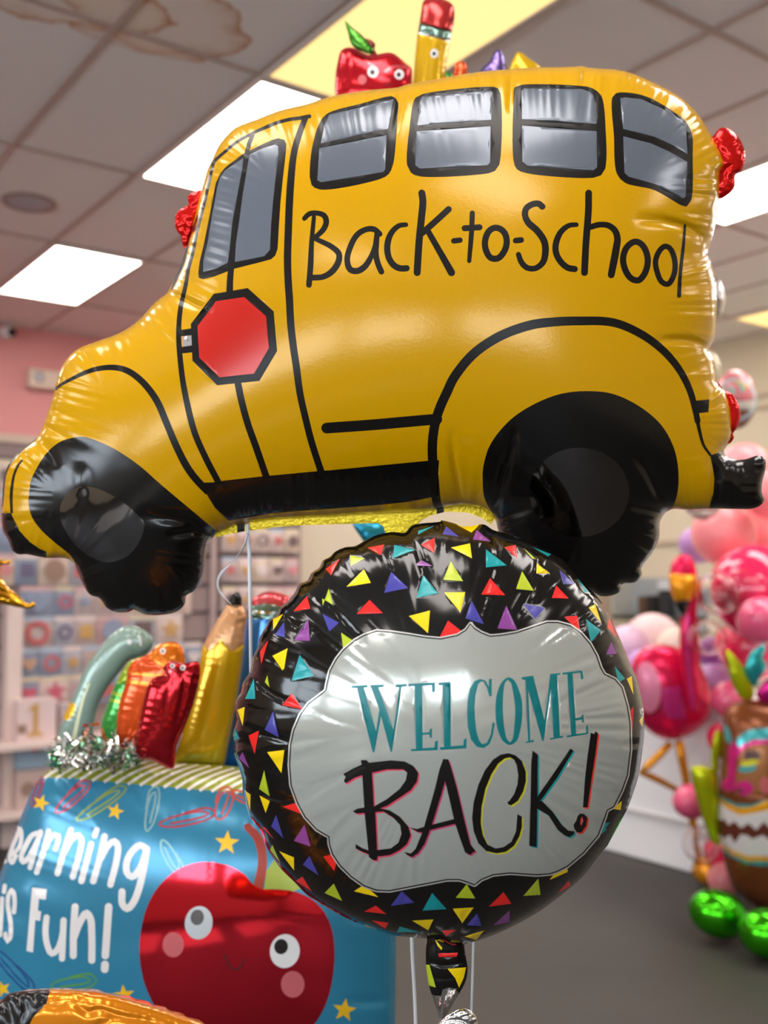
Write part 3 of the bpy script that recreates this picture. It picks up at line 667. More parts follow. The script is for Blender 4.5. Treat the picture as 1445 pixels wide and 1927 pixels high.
TRIS = [('r', r7((440,688),(533,583),(556,670))),('p', r7((445,885),(540,738),(553,888))),('y', r7((300,992),(400,940),(377,1083))),('t', r7((485,985),(452,1100),(548,1084))),
 ('r', r7((945,255),(1058,233),(1035,306))),('t', r7((1128,236),(1270,270),(1113,328))),('y', r7((802,520),(920,402),(967,494))),('b', r7((1105,418),(1222,530),(1058,562))),('r', r7((870,706),(958,610),(1048,700))),
 ('t', r7((1322,440),(1424,566),(1278,596))),('y', r7((1226,720),(1369,682),(1356,836))),('r', r7((1308,236),(1402,188),(1398,290))),('p', r7((1310,340),(1386,380),(1275,375))),('g', r7((826,305),(925,328),(830,378))),
 ('r', r7((660,400),(755,330),(697,442))),('g', r7((682,530),(710,645),(637,600),(640,650))),('b', r7((637,703),(750,765),(685,824))),('g', r7((765,832),(850,890),(780,945))),('y', r7((302,740),(372,705),(303,815))),('b', r7((378,760),(383,865),(315,845))),
 ('r', r7((270,885),(222,1045),(213,960))),('t', r7((1290,140),(1400,105),(1288,166))),
 ('y', r8((165,242),(290,215),(303,312))),('t', r8((393,253),(528,357),(393,370))),('g', r8((165,330),(245,460),(118,450))),('r', r8((420,440),(518,550),(363,546))),('y', r8((122,533),(258,531),(228,662))),('g', r8((627,395),(704,522),(588,510))),
 ('r', r8((848,487),(930,572),(820,568))),('b', r8((300,585),(380,738),(260,700))),('p', r8((525,617),(595,775),(468,765))),('b', r8((636,606),(776,632),(710,708))),('r', r8((148,715),(250,795),(90,830))),('r', r8((898,690),(985,684),(1003,790))),
 ('t', r8((1040,705),(1138,778),(1073,855))),('y', r8((722,343),(806,408),(720,410))),('r', r8((512,240),(585,226),(598,315))),('p', r8((333,128),(425,203),(308,190))),('b', r8((135,105),(220,172),(113,155))),('b', r8((868,385),(970,478),(895,480))),
 ('y', r8((1058,632),(1100,608),(1140,730))),('g', r8((638,245),(718,318),(690,312))),('t', r8((985,440),(1065,535),(1030,535))),('p', r8((1205,850),(1240,930),(1172,935))),('t', r8((695,238),(815,285),(795,300))),('y', r8((700,210),(760,222),(800,268))),
 ('y', r8((205,95),(350,95),(300,145))),('r', r8((1190,700),(1240,830),(1180,760))),
 ('y', rl((468,80),(630,0),(578,240))),('t', rl((758,68),(908,293),(670,350))),('t', rl((270,320),(285,540),(175,540))),('y', rl((93,655),(172,625),(150,825))),('b', rl((475,668),(535,950),(385,870))),('r', rl((675,480),(790,650),(570,605))),
 ('r', rl((213,930),(325,878),(278,1130))),('y', rl((412,1107),(594,1085),(563,1330))),('p', rl((150,1105),(218,1275),(108,1175))),('g', rl((380,1300),(440,1580),(325,1500))),('y', rl((330,1570),(440,1630),(395,1755))),('y', rl((178,1520),(235,1560),(228,1735))),
 ('r', rl((575,1690),(740,1640),(790,1775))),('g', rl((415,288),(435,415),(385,360))),('t', rl((65,850),(115,960),(60,980))),
 ('b', bl((250,120),(300,280),(218,200))),('p', bl((443,187),(486,337),(372,297))),('r', bl((150,200),(180,210),(235,285))),('g', bl((225,325),(278,445),(210,360))),('y', bl((272,368),(372,410),(373,498))),('b', bl((477,400),(540,533),(432,460))),
 ('r', bl((572,405),(640,385),(668,420),(645,503))),('r', bl((385,570),(430,540),(492,640))),('g', bl((643,588),(700,706),(580,652))),('y', bl((780,640),(850,595),(945,680))),('b', bl((1105,640),(1190,718),(1030,740))),('t', bl((1312,652),(1410,762),(1246,772))),
 ('r', bl((930,738),(1000,795),(850,778))),('y', bl((1175,840),(1320,832),(1285,906))),('r', bl((900,838),(1015,855),(993,895))),('t', bl((1090,880),(1230,920),(1072,920))),
 ('g', br((210,375),(268,472),(135,468))),('y', br((115,542),(257,534),(180,640))),('r', br((460,428),(514,508),(360,528))),('g', br((697,337),(712,448),(595,455))),('p', br((500,555),(503,632),(390,655))),('b', br((280,575),(312,660),(210,655))),
 ('y', br((330,690),(275,755),(193,732))),('r', br((40,690),(138,685),(70,730))),('y', br((893,262),(897,292),(772,347),(800,310))),('r', br((903,350),(920,385),(830,435))),('t', br((1105,0),(1165,0),(1075,75))),
 ('t', q4((1190,375),(1270,470),(1218,500))),('y', q4((1282,470),(1320,450),(1332,590))),('r', q4((1333,680),(1325,865),(1295,730))),('y', q4((1405,740),(1400,840),(1375,790))),('t', q6((1105,760),(1155,752),(1080,850),(1030,890))),('y', q6((1245,590),(1235,660),(1170,650)))]
for c_, p_ in TRIS: A(Poly(None, TRI[c_], p_))
lab = [(885,1175),(877,1187),(861,1197),(829,1203.6),(800,1201),(763.5,1195),(735,1191),(709,1189),(686,1196.5),(669,1206),(648,1223.5),(634,1241),(622,1263.5),(616.5,1287),(614,1300),(601,1310.6),(582,1324.7),(566,1346),(554,1374),(548,1402),(546,1440),(549,1477.6),(561,1510.6),(575,1536.5),(596.5,1560),(620,1574),(621,1588),(627,1607),(641,1628),(662,1649),(686,1666),(709,1674),(733,1675),(763.5,1669),(810.6,1660),(841,1654),(864.7,1654),(880,1659),(892.4,1664),(905,1654),(927,1645),(959.7,1641.5),(1009.5,1645),(1034.4,1643),(1047,1639),(1067,1629),(1096.7,1604),(1124,1572),(1136.5,1539),(1141.5,1524),(1154,1517),(1169,1487),(1179,1459.7),(1185,1410),(1184,1360),(1179,1329),(1169,1294.5),(1156.5,1279.6),(1136.5,1269.6),(1129,1257),(1121.6,1234.7),(1109,1212),(1091.7,1192),(1072,1178.7),(1049,1172.5),(1029.4,1172.5),(1004.5,1181),(972,1192),(942,1197),(922,1198.6),(905,1192),(892,1183.7)]
WHT = mat('print_white_panel', (182, 184, 177), rough=.17, metal=.36)
A(Stroke('label_panel', PANEL_S, lab, 10, closed=True, sm=False, step=8)); A(Stroke('label_panel', K_PR, lab, 5, closed=True, sm=False, step=8)); A(Poly('label_panel', WHT, straight_path(lab, True, 8)))
G1 = lambda *p: A(Poly('welcome_lettering', TEAL, *p))
G1(q3((558,562),(612,562),(712,915),(738,745),(670,562),(728,562),(852,905),(897,556),(917,556),(840,1083),(828,1083),(752,795),(700,1087),(685,1087)))
for p_ in (((515,555),(645,548),(642,568),(520,573)),((665,550),(775,545),(770,565),(672,573)),((868,545),(958,540),(955,560),(872,568))): G1(q3(*p_))
G1(q3((1020,545),(1080,545),(1085,1066),(1032,1068))); G1(q3((972,540),(1184,528),(1183,603),(1160,608),(1158,550),(975,560))); G1(q3((1082,930),(1138,926),(1138,905),(1160,893),(1160,975),(1140,965),(1138,943),(1082,948))); G1(q3((990,1062),(1180,1048),(1183,1000),(1207,990),(1205,1070),(992,1078)))
G1(q3((1245,540),(1308,522),(1310,1050),(1255,1055))); G1(q3((1208,530),(1308,522),(1308,545),(1215,552))); G1(q3((1222,1045),(1410,1030),(1413,985),(1437,975),(1434,1055),(1226,1068)))
G1(q4((240,475),(262,468),(262,600),(245,605),(225,540),(200,495),(185,490),(160,510),(140,590),(132,680),(135,760),(145,860),(165,935),(190,965),(225,955),(255,890),(268,802),(285,805),(270,900),(245,965),(200,995),(150,985),(105,930),(80,830),(75,720),(78,640),(95,550),(130,490),(175,472),(215,485),(240,530)))
G1(smooth_path(q4((385,460),(430,480),(465,550),(490,640),(493,740),(480,850),(450,940),(400,972),(350,945),(315,880),(293,780),(290,690),(300,590),(335,500)), True, 4), smooth_path(q4((382,478),(405,500),(422,570),(436,660),(438,750),(430,850),(418,930),(400,952),(378,930),(360,860),(350,770),(346,680),(350,580),(364,500)), True, 4))
G1(q4((487,460),(575,447),(660,785),(703,440),(722,450),(655,940),(642,940),(538,560),(553,940),(537,940),(515,480),(490,475))); G1(q4((703,440),(755,432),(778,915),(728,920))); G1(q4((700,435),(780,427),(780,440),(702,452))); G1(q4((700,920),(802,900),(800,915),(702,932))); G1(q4((518,945),(580,932),(580,948),(520,957)))
G1(q4((832,428),(872,420),(900,890),(862,900))); G1(q4((795,425),(945,408),(955,470),(937,478),(930,425),(798,440))); G1(q4((893,770),(940,760),(940,745),(955,738),(960,805),(943,800),(940,778),(895,788))); G1(q4((828,900),(975,878),(973,830),(988,818),(990,888),(830,915)))
BK = []
BK.append((q5((450,240),(530,195),(596,165),(590,130),(635,128),(655,150),(830,130),(940,140),(1010,175),(1050,230),(1040,300),(990,370),(900,430),(800,495),(745,515),(820,530),(900,580),(970,660),(990,730),(960,800),(900,850),(820,890),(725,900),(720,930),(690,930),(655,905),(653,882),(600,862),(548,835),(548,800),(600,832),(650,850),(635,700),(620,552),(560,557),(525,540),(560,518),(618,508),(602,250),(540,270),(480,310),(460,310),(455,290),(468,265)),
           q5((680,230),(800,203),(930,203),(960,230),(950,290),(900,360),(800,440),(695,500)), q5((706,545),(770,540),(850,590),(905,650),(915,720),(890,790),(830,835),(720,848))))
BK.append(([(834,1428),(843,1431),(838,1468),(829,1499),(813,1551),(799,1588),(787,1605),(775,1613),(766,1609),(760,1603),(773,1606),(782,1597),(795,1565),(806,1527),(818,1485),(827,1447)],))
BK.append(([(834,1428),(843.5,1429),(848,1442),(860,1485),(875,1549),(885,1589),(895,1602),(890,1604),(885,1609),(875,1604),(865,1576),(855,1546),(846,1506),(837,1468)],))
BK.append(([(770,1557),(785,1560),(797,1556),(855,1541),(857,1550),(813,1561),(795,1566),(787,1566)],))
BK.append((q6((378,600),(395,590),(430,540),(455,470),(462,400),(450,320),(430,280),(400,262),(360,270),(310,310),(260,390),(215,500),(185,640),(180,760),(195,850),(230,920),(290,950),(350,940),(410,900),(445,820),(455,690),(490,710),(490,790),(470,860),(430,930),(370,975),(300,987),(220,970),(160,910),(125,820),(113,720),(125,600),(160,470),(210,360),(270,280),(330,240),(390,230),(440,245),(490,290),(520,370),(520,440),(500,520),(460,590),(410,625),(390,620)),))
BK.append((q6((570,210),(610,240),(608,560),(600,940),(570,935),(545,930),(555,570),(560,300)),)); BK.append((q6((855,195),(880,210),(760,410),(635,585),(600,590),(612,550),(730,380)),)); BK.append((q6((600,585),(640,590),(720,670),(790,770),(840,815),(890,820),(880,845),(850,865),(810,850),(760,810),(690,700),(605,650)),))
BK.append((q6((1010,75),(1035,85),(1045,62),(1065,80),(1050,200),(1020,400),(985,640),(950,640),(965,430),(985,250)),)); BK.append((q6((930,685),(960,690),(985,715),(975,780),(940,830),(905,830),(885,800),(880,770),(900,740),(910,705)), q6((945,710),(952,740),(938,780),(930,760),(935,725))))
SHC = [(205,66,90)]*1+[(180,60,100)]*3+[(196,188,40)]+[(20,140,140)]*3+[(226,56,44)]*2
for i, lp in enumerate(BK):
    A(Poly('back_lettering', mat('print_shadow_%d_%d_%d' % SHC[i], SHC[i], rough=.3), *[[(x+2.8, y+2.6) for x, y in l_] for l_ in lp]))
for lp in BK: A(Poly('back_lettering', K_PR, *lp))
RD = .95
rb, rb_parts = foil('round_foil_balloon', 'round black foil balloon with coloured triangles and white welcome panel, below the bus', 'balloon', rnd, RD, K_RND, R, alpha=.84, spacing=6.5, ras=5, step=5, tilt=(3, 0), sm=True,
    fine=(4.6, 230), wrinkles=[(3.4, 25.0, 105.0, 120.0), (5.5, 72.0, 36.0, 10.0), (1.2, 15.0, 40.0, 8.0)],
    creases=[([(520,1150),(560,1180),(600,1190)], 5, 5), ([(607,1120),(640,1160),(690,1215)], 5, 4), ([(470,1265),(510,1305),(570,1335)], 6, 5), ([(445,1355),(490,1380),(560,1400)], 5, 5), ([(455,1470),(510,1500),(570,1508)], 5, 5),
             ([(900,985),(930,1020),(940,1060)], 5, 6), ([(1010,1025),(1012,1070),(1010,1140)], 6, 5), ([(840,1775),(845,1735),(850,1690)], 10, 16), ([(860,1775),(875,1735),(885,1690)], 8, 10), ([(770,1000),(790,1050),(800,1100)], 5, 5),
             ([(1212,1395),(1190,1400),(1170,1402)], 5, 5), ([(1190,1505),(1165,1495),(1140,1490)], 5, 5)],
    part_labels={'label_panel': 'white fancy-edged panel', 'welcome_lettering': 'teal serif word', 'back_lettering': 'black brush-lettered word with coloured shadows'})
tk = tl(740, 1720, 7.225)
foil('x', 'x', 'x', tk((470,250),(458,380),(446,450),(442,600),(450,760),(480,950),(515,1080),(560,1210),(605,1340),(625,1450),(640,1560),(675,1560),(690,1440),(760,1310),(880,1110),(960,970),(1003,840),(1010,720),(995,620),(972,500),(965,400),(970,250)), RD+.012, K_RND,
     [Poly('neck', TRI['g'], tk((440,690),(490,690),(578,1000),(480,970))), Poly('neck', TRI['y'], tk((735,745),(990,725),(960,860),(895,1005),(840,870))), Poly('neck', TRI['y'], tk((565,340),(665,460),(655,492),(600,430))), Poly('neck', TRI['r'], tk((610,535),(880,525),(860,580),(620,585))),
      Poly('neck', SILV, tk((505,1075),(560,1110),(650,1110),(670,1030),(740,1000),(830,1015),(880,1060),(890,1110),(700,1600),(560,1600)))],
     alpha=.42, spacing=3.2, ras=2.2, step=2.5, root=rb, bodyname='neck', creases=[(tk((640,1500),(650,1250),(660,1060)), 3, 2), (tk((780,1300),(760,1150),(790,1020)), 2.5, 2), (tk((450,640),(700,700),(1000,640)), 3, 4), (tk((480,850),(650,880),(900,850)), 1.6, 3)], prefix='neck_')

# ribbons and the silver bow under it
m_rib = mat('ribbon_white', (226, 226, 230), rough=.25, spec=.6)
def ribbon(name, label, pts, wpx, twist=0.0, parent=None):
    P = smooth_path(np.array([p[:2] for p in pts]), False, 3.0); n = len(P)
    dep = np.interp(np.linspace(0, 1, n), np.linspace(0, 1, len(pts)), [p[2] for p in pts])
    V = []; F = []
    for i in range(n):
        c = at(P[i][0], P[i][1], dep[i]); q = P[min(i+1, n-1)]-P[max(i-1, 0)]; tng = RT*q[0]-UP*q[1]; tng /= np.linalg.norm(tng)
        sd = np.cross(tng, FW); sd /= np.linalg.norm(sd); a = twist*i/n; sd = sd*math.cos(a)+FW*math.sin(a)
        nn = np.cross(sd, tng); hw = wpx*dep[i]/FPX/2; th = .0002
        V += [c+sd*hw+nn*th, c-sd*hw+nn*th, c-sd*hw-nn*th, c+sd*hw-nn*th]
    for i in range(n-1):
        for j in range(4): F.append((4*i+j, 4*i+(j+1) % 4, 4*i+4+(j+1) % 4, 4*i+4+j))
    F += [(0,1,2,3), (4*n-1,4*n-2,4*n-3,4*n-4)]
    o = mesh_obj(name, V, F, m_rib, None, parent, True, origin=None if parent else V[-1])
    if parent is None: tag(o, label, 'ribbon', 'white ribbons')
    return o
ribbon('ribbon', 'straight white ribbon hanging from the bus seam to the blue pencil', [(465,985,1.15),(469,1040,1.15),(470,1090,1.15),(471,1145,1.15),(472,1250,1.15),(474,1420,1.15)], 7, 1.2)
ribbon('ribbon', 'thin curled white ribbon looping left of the straight one under the bus', [(466,1003,1.14),(458,1030,1.145),(436,1058,1.15),(416,1078,1.15),(410,1095,1.15),(413,1112,1.155),(424,1126,1.16),(436,1138,1.165)], 5, 5.0)
ribbon('ribbon', 'dull white ribbon under the round balloon, left of its neck', [(774,1740,1.08),(776,1800,1.08),(780,1870,1.08),(782,1935,1.08),(784,2080,1.08)], 6.5, .6)
ribbon('ribbon', 'bright white ribbon under the round balloon, right of its neck', [(891,1760,1.0),(890,1800,1.0),(888,1870,1.0),(886,1935,1.0),(884,2080,1.0)], 4.6, .5)
bow = foil('foil_bow', 'crumpled silver foil knot tied at the bottom of the round balloon neck', 'bow', tk((610,1500),(660,1440),(720,1390),(800,1340),(880,1300),(960,1285),(1040,1310),(1100,1360),(1140,1440),(1160,1560),(1120,1680),(900,1740),(700,1700),(600,1620)), RD-.004, SILV, alpha=.5, spacing=3, ras=2, step=2.5,
     wrinkles=[(1.6, 9, 14, 2), (1.2, 5, 10, 2)], creases=[(tk((660,1480),(800,1440),(960,1460),(1080,1540)), 3, 2), (tk((820,1340),(860,1420),(860,1500)), 2, 1.6), (tk((900,1420),(1040,1380),(1120,1420)), 2.5, 1.5)], bodyname='knot')

# ================================================================== LEARNING BOX BALLOON
BLUE = mat('foil_blue', (50, 128, 160), rough=.2, metal=.25)
WTXT = mat('print_white', (222, 216, 212), rough=.3, metal=.1)
OLV = mat('print_olive', (138, 142, 30), rough=.3, metal=.2)
CRM = mat('print_cream', (226, 214, 200), rough=.3, metal=.2)
STAR = mat('print_star', (236, 184, 30), rough=.3, metal=.2)
APL = mat('foil_apple_mirror', (222, 44, 58), rough=.08, metal=.95)
EYEW = mat('print_eye_white', (222, 220, 218), rough=.3); EYEK = mat('print_eye_black', (34, 26, 26), rough=.25); EYEG = mat('print_eye_grey', (140, 142, 148), rough=.15, metal=.8)
CHK = mat('print_cheek', (206, 104, 108), rough=.3, metal=.3)
STEM = mat('print_stem', (150, 50, 32), rough=.3, metal=.2); LEAF = mat('print_leaf', (146, 160, 58), rough=.3, metal=.2)
la = tl(0, 1420, 4.516); lb = tl(0, 1640, 4.516); lc = tl(250, 1420, 2.833)
box = [(92,1450),(120,1438),(160,1431),(230,1430),(300,1434),(380,1438),(460,1444),(540,1456),(610,1474),(670,1510),(705,1560),(730,1630),(742,1700),(745,1800),(744,1880),(742,1960),(730,2040),(690,2090),(560,2110),(380,2120),(180,2110),(40,2080),(-50,2020),(-66,1930),(-52,1830),(-28,1730),(2,1640),(29,1564),(49,1513),(68,1472)]
R = []; A = R.append
band = [(40,1467),(71,1463),(133,1464),(221,1473),(320,1481),(356,1485),(458,1492),(560,1503),(700,1530),(760,1540),(760,1380),(40,1380)]
A(Poly('striped_band', OLV, straight_path(band, True, 14)))
bl_x = np.arange(42, 700, 22.5)
bl_y = np.interp(bl_x, [40,71,133,221,320,356,458,560,700], [1467,1463,1464,1473,1481,1485,1492,1503,1530])
for x, y in zip(bl_x, bl_y):
    A(Stroke('striped_band', CRM, [(x-4, y+1), (x+16, y-12), (x+44, y-26), (x+84, y-40)], [5.6, 5.2, 4.6, 3.8], butt=True))
def clip_pts(cx, cy, ln, wd, rot):
    r = math.radians(rot); P = []
    loc = [(-.30,.12),(.28,.12),(.38,0),(.28,-.26),(-.32,-.26),(-.5,0),(-.32,.36),(.36,.36),(.5,.05),(.40,-.40),(-.02,-.42)]
    for u, v in loc:
        a, b_ = u*ln, v*wd; P.append((cx+a*math.cos(r)-b_*math.sin(r), cy+a*math.sin(r)+b_*math.cos(r)))
    return P
for cx_, cy_, ln_, wd_, rot_, colr in ((136,1500,86,26,-42,(190,62,78)),(190,1512,112,24,-34,(140,152,60)),(285,1522,86,24,-78,(130,160,160)),(352,1540,108,26,-12,(172,40,44)),(420,1512,64,34,-70,(196,72,56)),(322,1612,72,26,62,(130,170,170)),(26,1826,110,26,48,(30,74,130)),(138,1850,86,30,-8,(90,150,60)),(462,1500,60,24,20,(196,72,56)),(70,1490,60,14,-70,(150,70,90))):
    A(Stroke(None, mat('print_clip_%d_%d_%d' % colr, colr, rough=.3, metal=.3), clip_pts(cx_, cy_, ln_, wd_, rot_), 3.6, step=5))
for cx_, cy_, r_, ro_ in ((77,1511,17,20),(217,1527,17,15),(427,1586,24,4),(648,1901,23,8),(5,1861,16,-20),(233,1873,21,-6)): A(Poly(None, STAR, star(cx_, cy_, r_, ro_)))
def LS(f, pts, wd): A(Stroke('lettering', WTXT, f(*pts), [q/4.516 for q in (wd if isinstance(wd, list) else [wd])], step=5))
LS(la, ((-30,560),(-55,800),(-70,940),(-10,930),(42,905)), [40,40,36])
LS(la, ((100,850),(162,790),(182,690),(172,630),(140,700),(100,800),(82,880),(100,922),(135,860)), 36)
LS(la, ((345,665),(280,680),(220,770),(180,870),(195,915),(235,885),(290,790),(340,680)), 44); LS(la, ((345,655),(300,800),(256,960)), 44)
LS(la, ((412,650),(370,820),(312,1000)), 48); LS(la, ((385,800),(420,720),(460,680),(495,690),(492,740),(470,805)), 46)
LS(la, ((602,640),(550,800),(488,1010)), 52); LS(la, ((545,830),(610,720),(665,680),(692,715),(680,820),(618,1040)), 52)
LS(la, ((822,640),(803,690)), 50); LS(la, ((775,760),(692,1075)), 54)
LS(la, ((888,695),(850,870),(792,1075)), 56); LS(la, ((850,890),(920,770),(975,735),(1000,775),(992,890),(938,1105)), 56)
LS(la, ((1245,800),(1190,770),(1125,820),(1078,910),(1078,1000),(1120,1040),(1180,985),(1225,880),(1246,800)), 58); LS(la, ((1247,800),(1222,960),(1180,1140),(1130,1262),(1080,1310),(1040,1270),(1037,1165)), 60)
LS(lb, ((41,120),(33,175)), 36); LS(lb, ((17,230),(0,540)), 38); LS(lb, ((118,345),(124,240),(105,160),(75,195),(66,285),(80,370),(92,470),(84,570),(65,598),(47,560),(45,530)), 38)
A(Poly('lettering', WTXT, lb((272,135),(398,150),(388,240),(330,232),(322,332),(350,340),(340,420),(300,412),(280,688),(225,675))))
LS(lb, ((396,390),(386,500),(400,620),(440,700),(490,660),(530,540),(540,420)), 52); LS(lb, ((540,415),(527,740)), 54)
LS(lb, ((638,300),(625,500),(622,715)), 60); LS(lb, ((628,560),(680,430),(735,352),(768,400),(780,550),(780,755)), 60)
LS(lb, ((923,300),(895,715)), 64); LS(lb, ((892,790),(890,830)), 66)
A(Stroke('apple_print', STEM, lc((612,385),(668,450),(690,540),(686,620),(668,705)), [q/2.833 for q in (40,48,48,50,56)]))
A(Poly('apple_print', LEAF, lc((752,560),(712,620),(700,720),(850,732),(900,712),(830,640)), sm=False))
A(Poly('apple_print', APL, lc((640,692),(600,645),(520,598),(430,575),(330,580),(230,620),(140,700),(80,800),(46,920),(35,1020),(40,1120),(65,1230),(110,1330),(165,1420),(260,1520),(420,1590),(560,1590),(720,1580),(880,1520),(980,1420),(1040,1300),(1070,1150),(1075,1040),(1060,930),(1020,840),(950,770),(860,730),(760,718),(690,716)), sm=True, step=6))
A(Poly('apple_print', mat('print_eye_silver', (200, 206, 210), rough=.3, metal=.3), ell(250+351/2.833, 1420+897/2.833, 26, 31.5, 8))); A(Poly('apple_print', EYEG, ell(250+343/2.833, 1420+868/2.833, 12.6, 15, 8)))
A(Poly('apple_print', EYEW, ell(250+810/2.833, 1420+1048/2.833, 28, 32, 8))); A(Poly('apple_print', EYEK, ell(250+790/2.833, 1420+1024/2.833, 13, 14.5, 8)))
A(Poly('apple_print', CHK, ell(250+215/2.833, 1420+1014/2.833, 20, 23.5))); A(Poly('apple_print', CHK, ell(250+852/2.833, 1420+1225/2.833, 22, 25)))
A(Stroke('apple_print', EYEK, lc((490,1065),(505,1115),(545,1147),(580,1125),(593,1088)), 2.6, step=3))
lbx, _ = foil('learning_balloon', 'large sky-blue foil balloon with white words, a red apple face and a green striped top', 'balloon', box, 1.48, BLUE, R, alpha=.46, spacing=9, ras=7, step=8, tilt=(-7, 4),
    wrinkles=[(1.3, 17, 80, 12), (3.0, 90, 60, 20)], creases=[([(225,1432),(262,1490),(280,1530)], 4, 7), ([(745,1715),(700,1722),(650,1726)], 7, 9), ([(745,1880),(690,1885),(640,1880)], 6, 9), ([(120,1440),(150,1480),(160,1520)], 4, 6)],
    part_labels={'lettering': 'white brush-lettered words', 'apple_print': 'shiny red smiling apple picture', 'striped_band': 'green and cream striped top band'})

# ------------------------------------------------------------------ balloons standing along its top
g8 = tl(90, 1160, 3.705); g5 = tl(0, 980, 2.89); g7 = tl(250, 940, 3.6125)
GRN_G = mat('foil_grey_green', (136, 156, 144), rough=.2, metal=.15); GRN = mat('foil_green', (60, 150, 64), rough=.15, metal=.35); LIM = mat('print_lime', (150, 176, 50), rough=.2, metal=.4)
ORG = mat('foil_orange', (222, 82, 26), rough=.15, metal=.35); ORG2 = mat('print_orange_light', (236, 124, 30), rough=.2, metal=.5); CRIM = mat('foil_crimson', (176, 26, 34), rough=.12, metal=.75)
YEL = mat('foil_gold_yellow', (216, 168, 14), rough=.16, metal=.3); WOOD = mat('print_wood', (214, 158, 110), rough=.25, metal=.3); BLU2 = mat('foil_mid_blue', (56, 122, 190), rough=.15, metal=.3)
PINKE = mat('foil_eraser_pink', (222, 88, 92), rough=.16, metal=.55); FERR = mat('print_ferrule_green', (120, 150, 136), rough=.15, metal=.7)
def eye(part, x, y, r): return [Poly(part, EYEW, ell(x, y, r, r*1.05)), Poly(part, EYEK, ell(x-.1*r, y+.05*r, r*.42, r*.48))]
GB = 'foil balloons standing on the blue balloon'
foil('grey_green_balloon', 'bent grey-green foil balloon with a yellow spot, furthest left on the blue balloon', 'balloon', g8((62,900),(70,830),(110,700),(160,590),(210,470),(270,340),(350,230),(450,120),(550,65),(640,80),(715,130),(735,175),(715,230),(650,280),(570,305),(500,390),(430,480),(380,560),(345,650),(322,760),(305,860),(200,910)), 1.66, GRN_G,
     [Poly('spot', mat('print_yellow_spot', (222, 172, 40), rough=.3, metal=.3), ell(130.5, 1339, 9, 18, 28)), Stroke('stripe', mat('print_pale_yellow', (226, 222, 180), rough=.3), g8((288,470),(245,580),(210,720),(182,850)), [3, 5, 6, 9]),
      Poly('eye', EYEW, ell(243, 1208, 4.5, 5)), Stroke('mouth', EYEW, g8((640,150),(648,200)), 4)],
     alpha=.75, spacing=5, ras=3, step=4, group=GB, wrinkles=[(1.2, 12, 14, 4)], creases=[(g8((560,230),(620,270),(690,290)), 4, 3), (g8((600,110),(680,150),(730,180)), 3, 3)])
foil('green_crayon_balloon', 'green foil crayon balloon with lime bands behind the orange one', 'balloon', g8((560,325),(610,295),(690,280),(720,400),(700,700),(640,960),(540,985),(470,975),(400,910),(370,770),(420,600),(480,450)), 1.60, GRN,
     [Poly(None, LIM, g8((440,300),(720,270),(720,420),(480,470))), Stroke('band', LIM, g8((440,530),(560,560),(720,575)), 6), Stroke('band', LIM, g8((430,580),(560,610),(720,620)), 6)], alpha=.7, spacing=5, ras=3, step=4, group=GB, wrinkles=[(1.5, 14, 16, 4)])
foil('orange_crayon_balloon', 'orange foil crayon balloon with a round white eye', 'balloon', g8((560,365),(600,310),(700,262),(770,200),(860,175),(915,190),(945,240),(960,330),(960,500),(900,750),(800,960),(690,1000),(620,1003),(565,990),(505,900),(482,790),(500,600),(545,450)), 1.535, ORG,
     [Stroke('band', ORG2, g8((545,385),(680,405),(960,420)), 5), Stroke('band', ORG2, g8((540,450),(680,470),(960,480)), 7), Poly(None, ORG2, g8((690,265),(770,190),(860,160),(940,180),(975,330),(800,355),(720,300)))] + eye('eye', 306.5, 1225, 5.5),
     alpha=.5, spacing=5, ras=3, step=4, group=GB, wrinkles=[(1.8, 15, 16, 4)], creases=[(g8((600,330),(700,350),(800,340)), 4, 3)])
foil('red_crayon_balloon', 'dark red foil crayon balloon with two small eyes and pink brows', 'balloon', g8((700,480),(740,425),(825,398),(802,362),(860,312),(940,328),(1050,318),(1062,400),(1030,560),(960,760),(900,900),(872,1060),(800,1040),(720,1000),(632,985),(612,900),(640,720),(672,570)), 1.455, CRIM,
     eye('eye#1', 324.4, 1253, 4.6)+eye('eye#2', 344, 1256.5, 5)+[Stroke('brow#1', PINKE, g8((865,318),(905,322),(945,330)), 4), Stroke('brow#2', PINKE, g8((810,380),(850,385),(885,370)), 5)],
     alpha=.5, spacing=5, ras=3, step=4, group=GB, wrinkles=[(1.8, 17, 18, 4)], creases=[(g8((860,420),(830,560),(800,760)), 4, 4), (g8((960,400),(940,560),(880,800)), 4, 4)])
foil('yellow_pencil_balloon', 'tall yellow foil pencil balloon with a wood-coloured tip and black lead', 'balloon', g5((1240,452),(1262,402),(1290,388),(1312,408),(1316,455),(1342,515),(1332,600),(1328,690),(1300,900),(1245,1200),(1208,1350),(1180,1362),(1060,1348),(980,1356),(942,1350),(985,1180),(1040,950),(1085,780),(1100,690),(1125,640),(1180,545)), 1.53, YEL,
     [Poly('wood_tip', WOOD, g5((1060,660),(1107,672),(1135,712),(1200,645),(1262,712),(1330,668),(1400,640),(1400,380),(1060,380))), Poly('lead', K_BUS, g5((1200,456),(1340,462),(1340,360),(1200,360)))],
     alpha=.75, spacing=5, ras=3, step=4, group=GB, wrinkles=[(1.3, 13, 16, 4)], creases=[(g5((1280,560),(1310,555),(1345,545)), 4, 3), (g5((1250,500),(1290,520),(1330,500)), 3, 3)], part_labels={'lead': 'black pencil lead'})
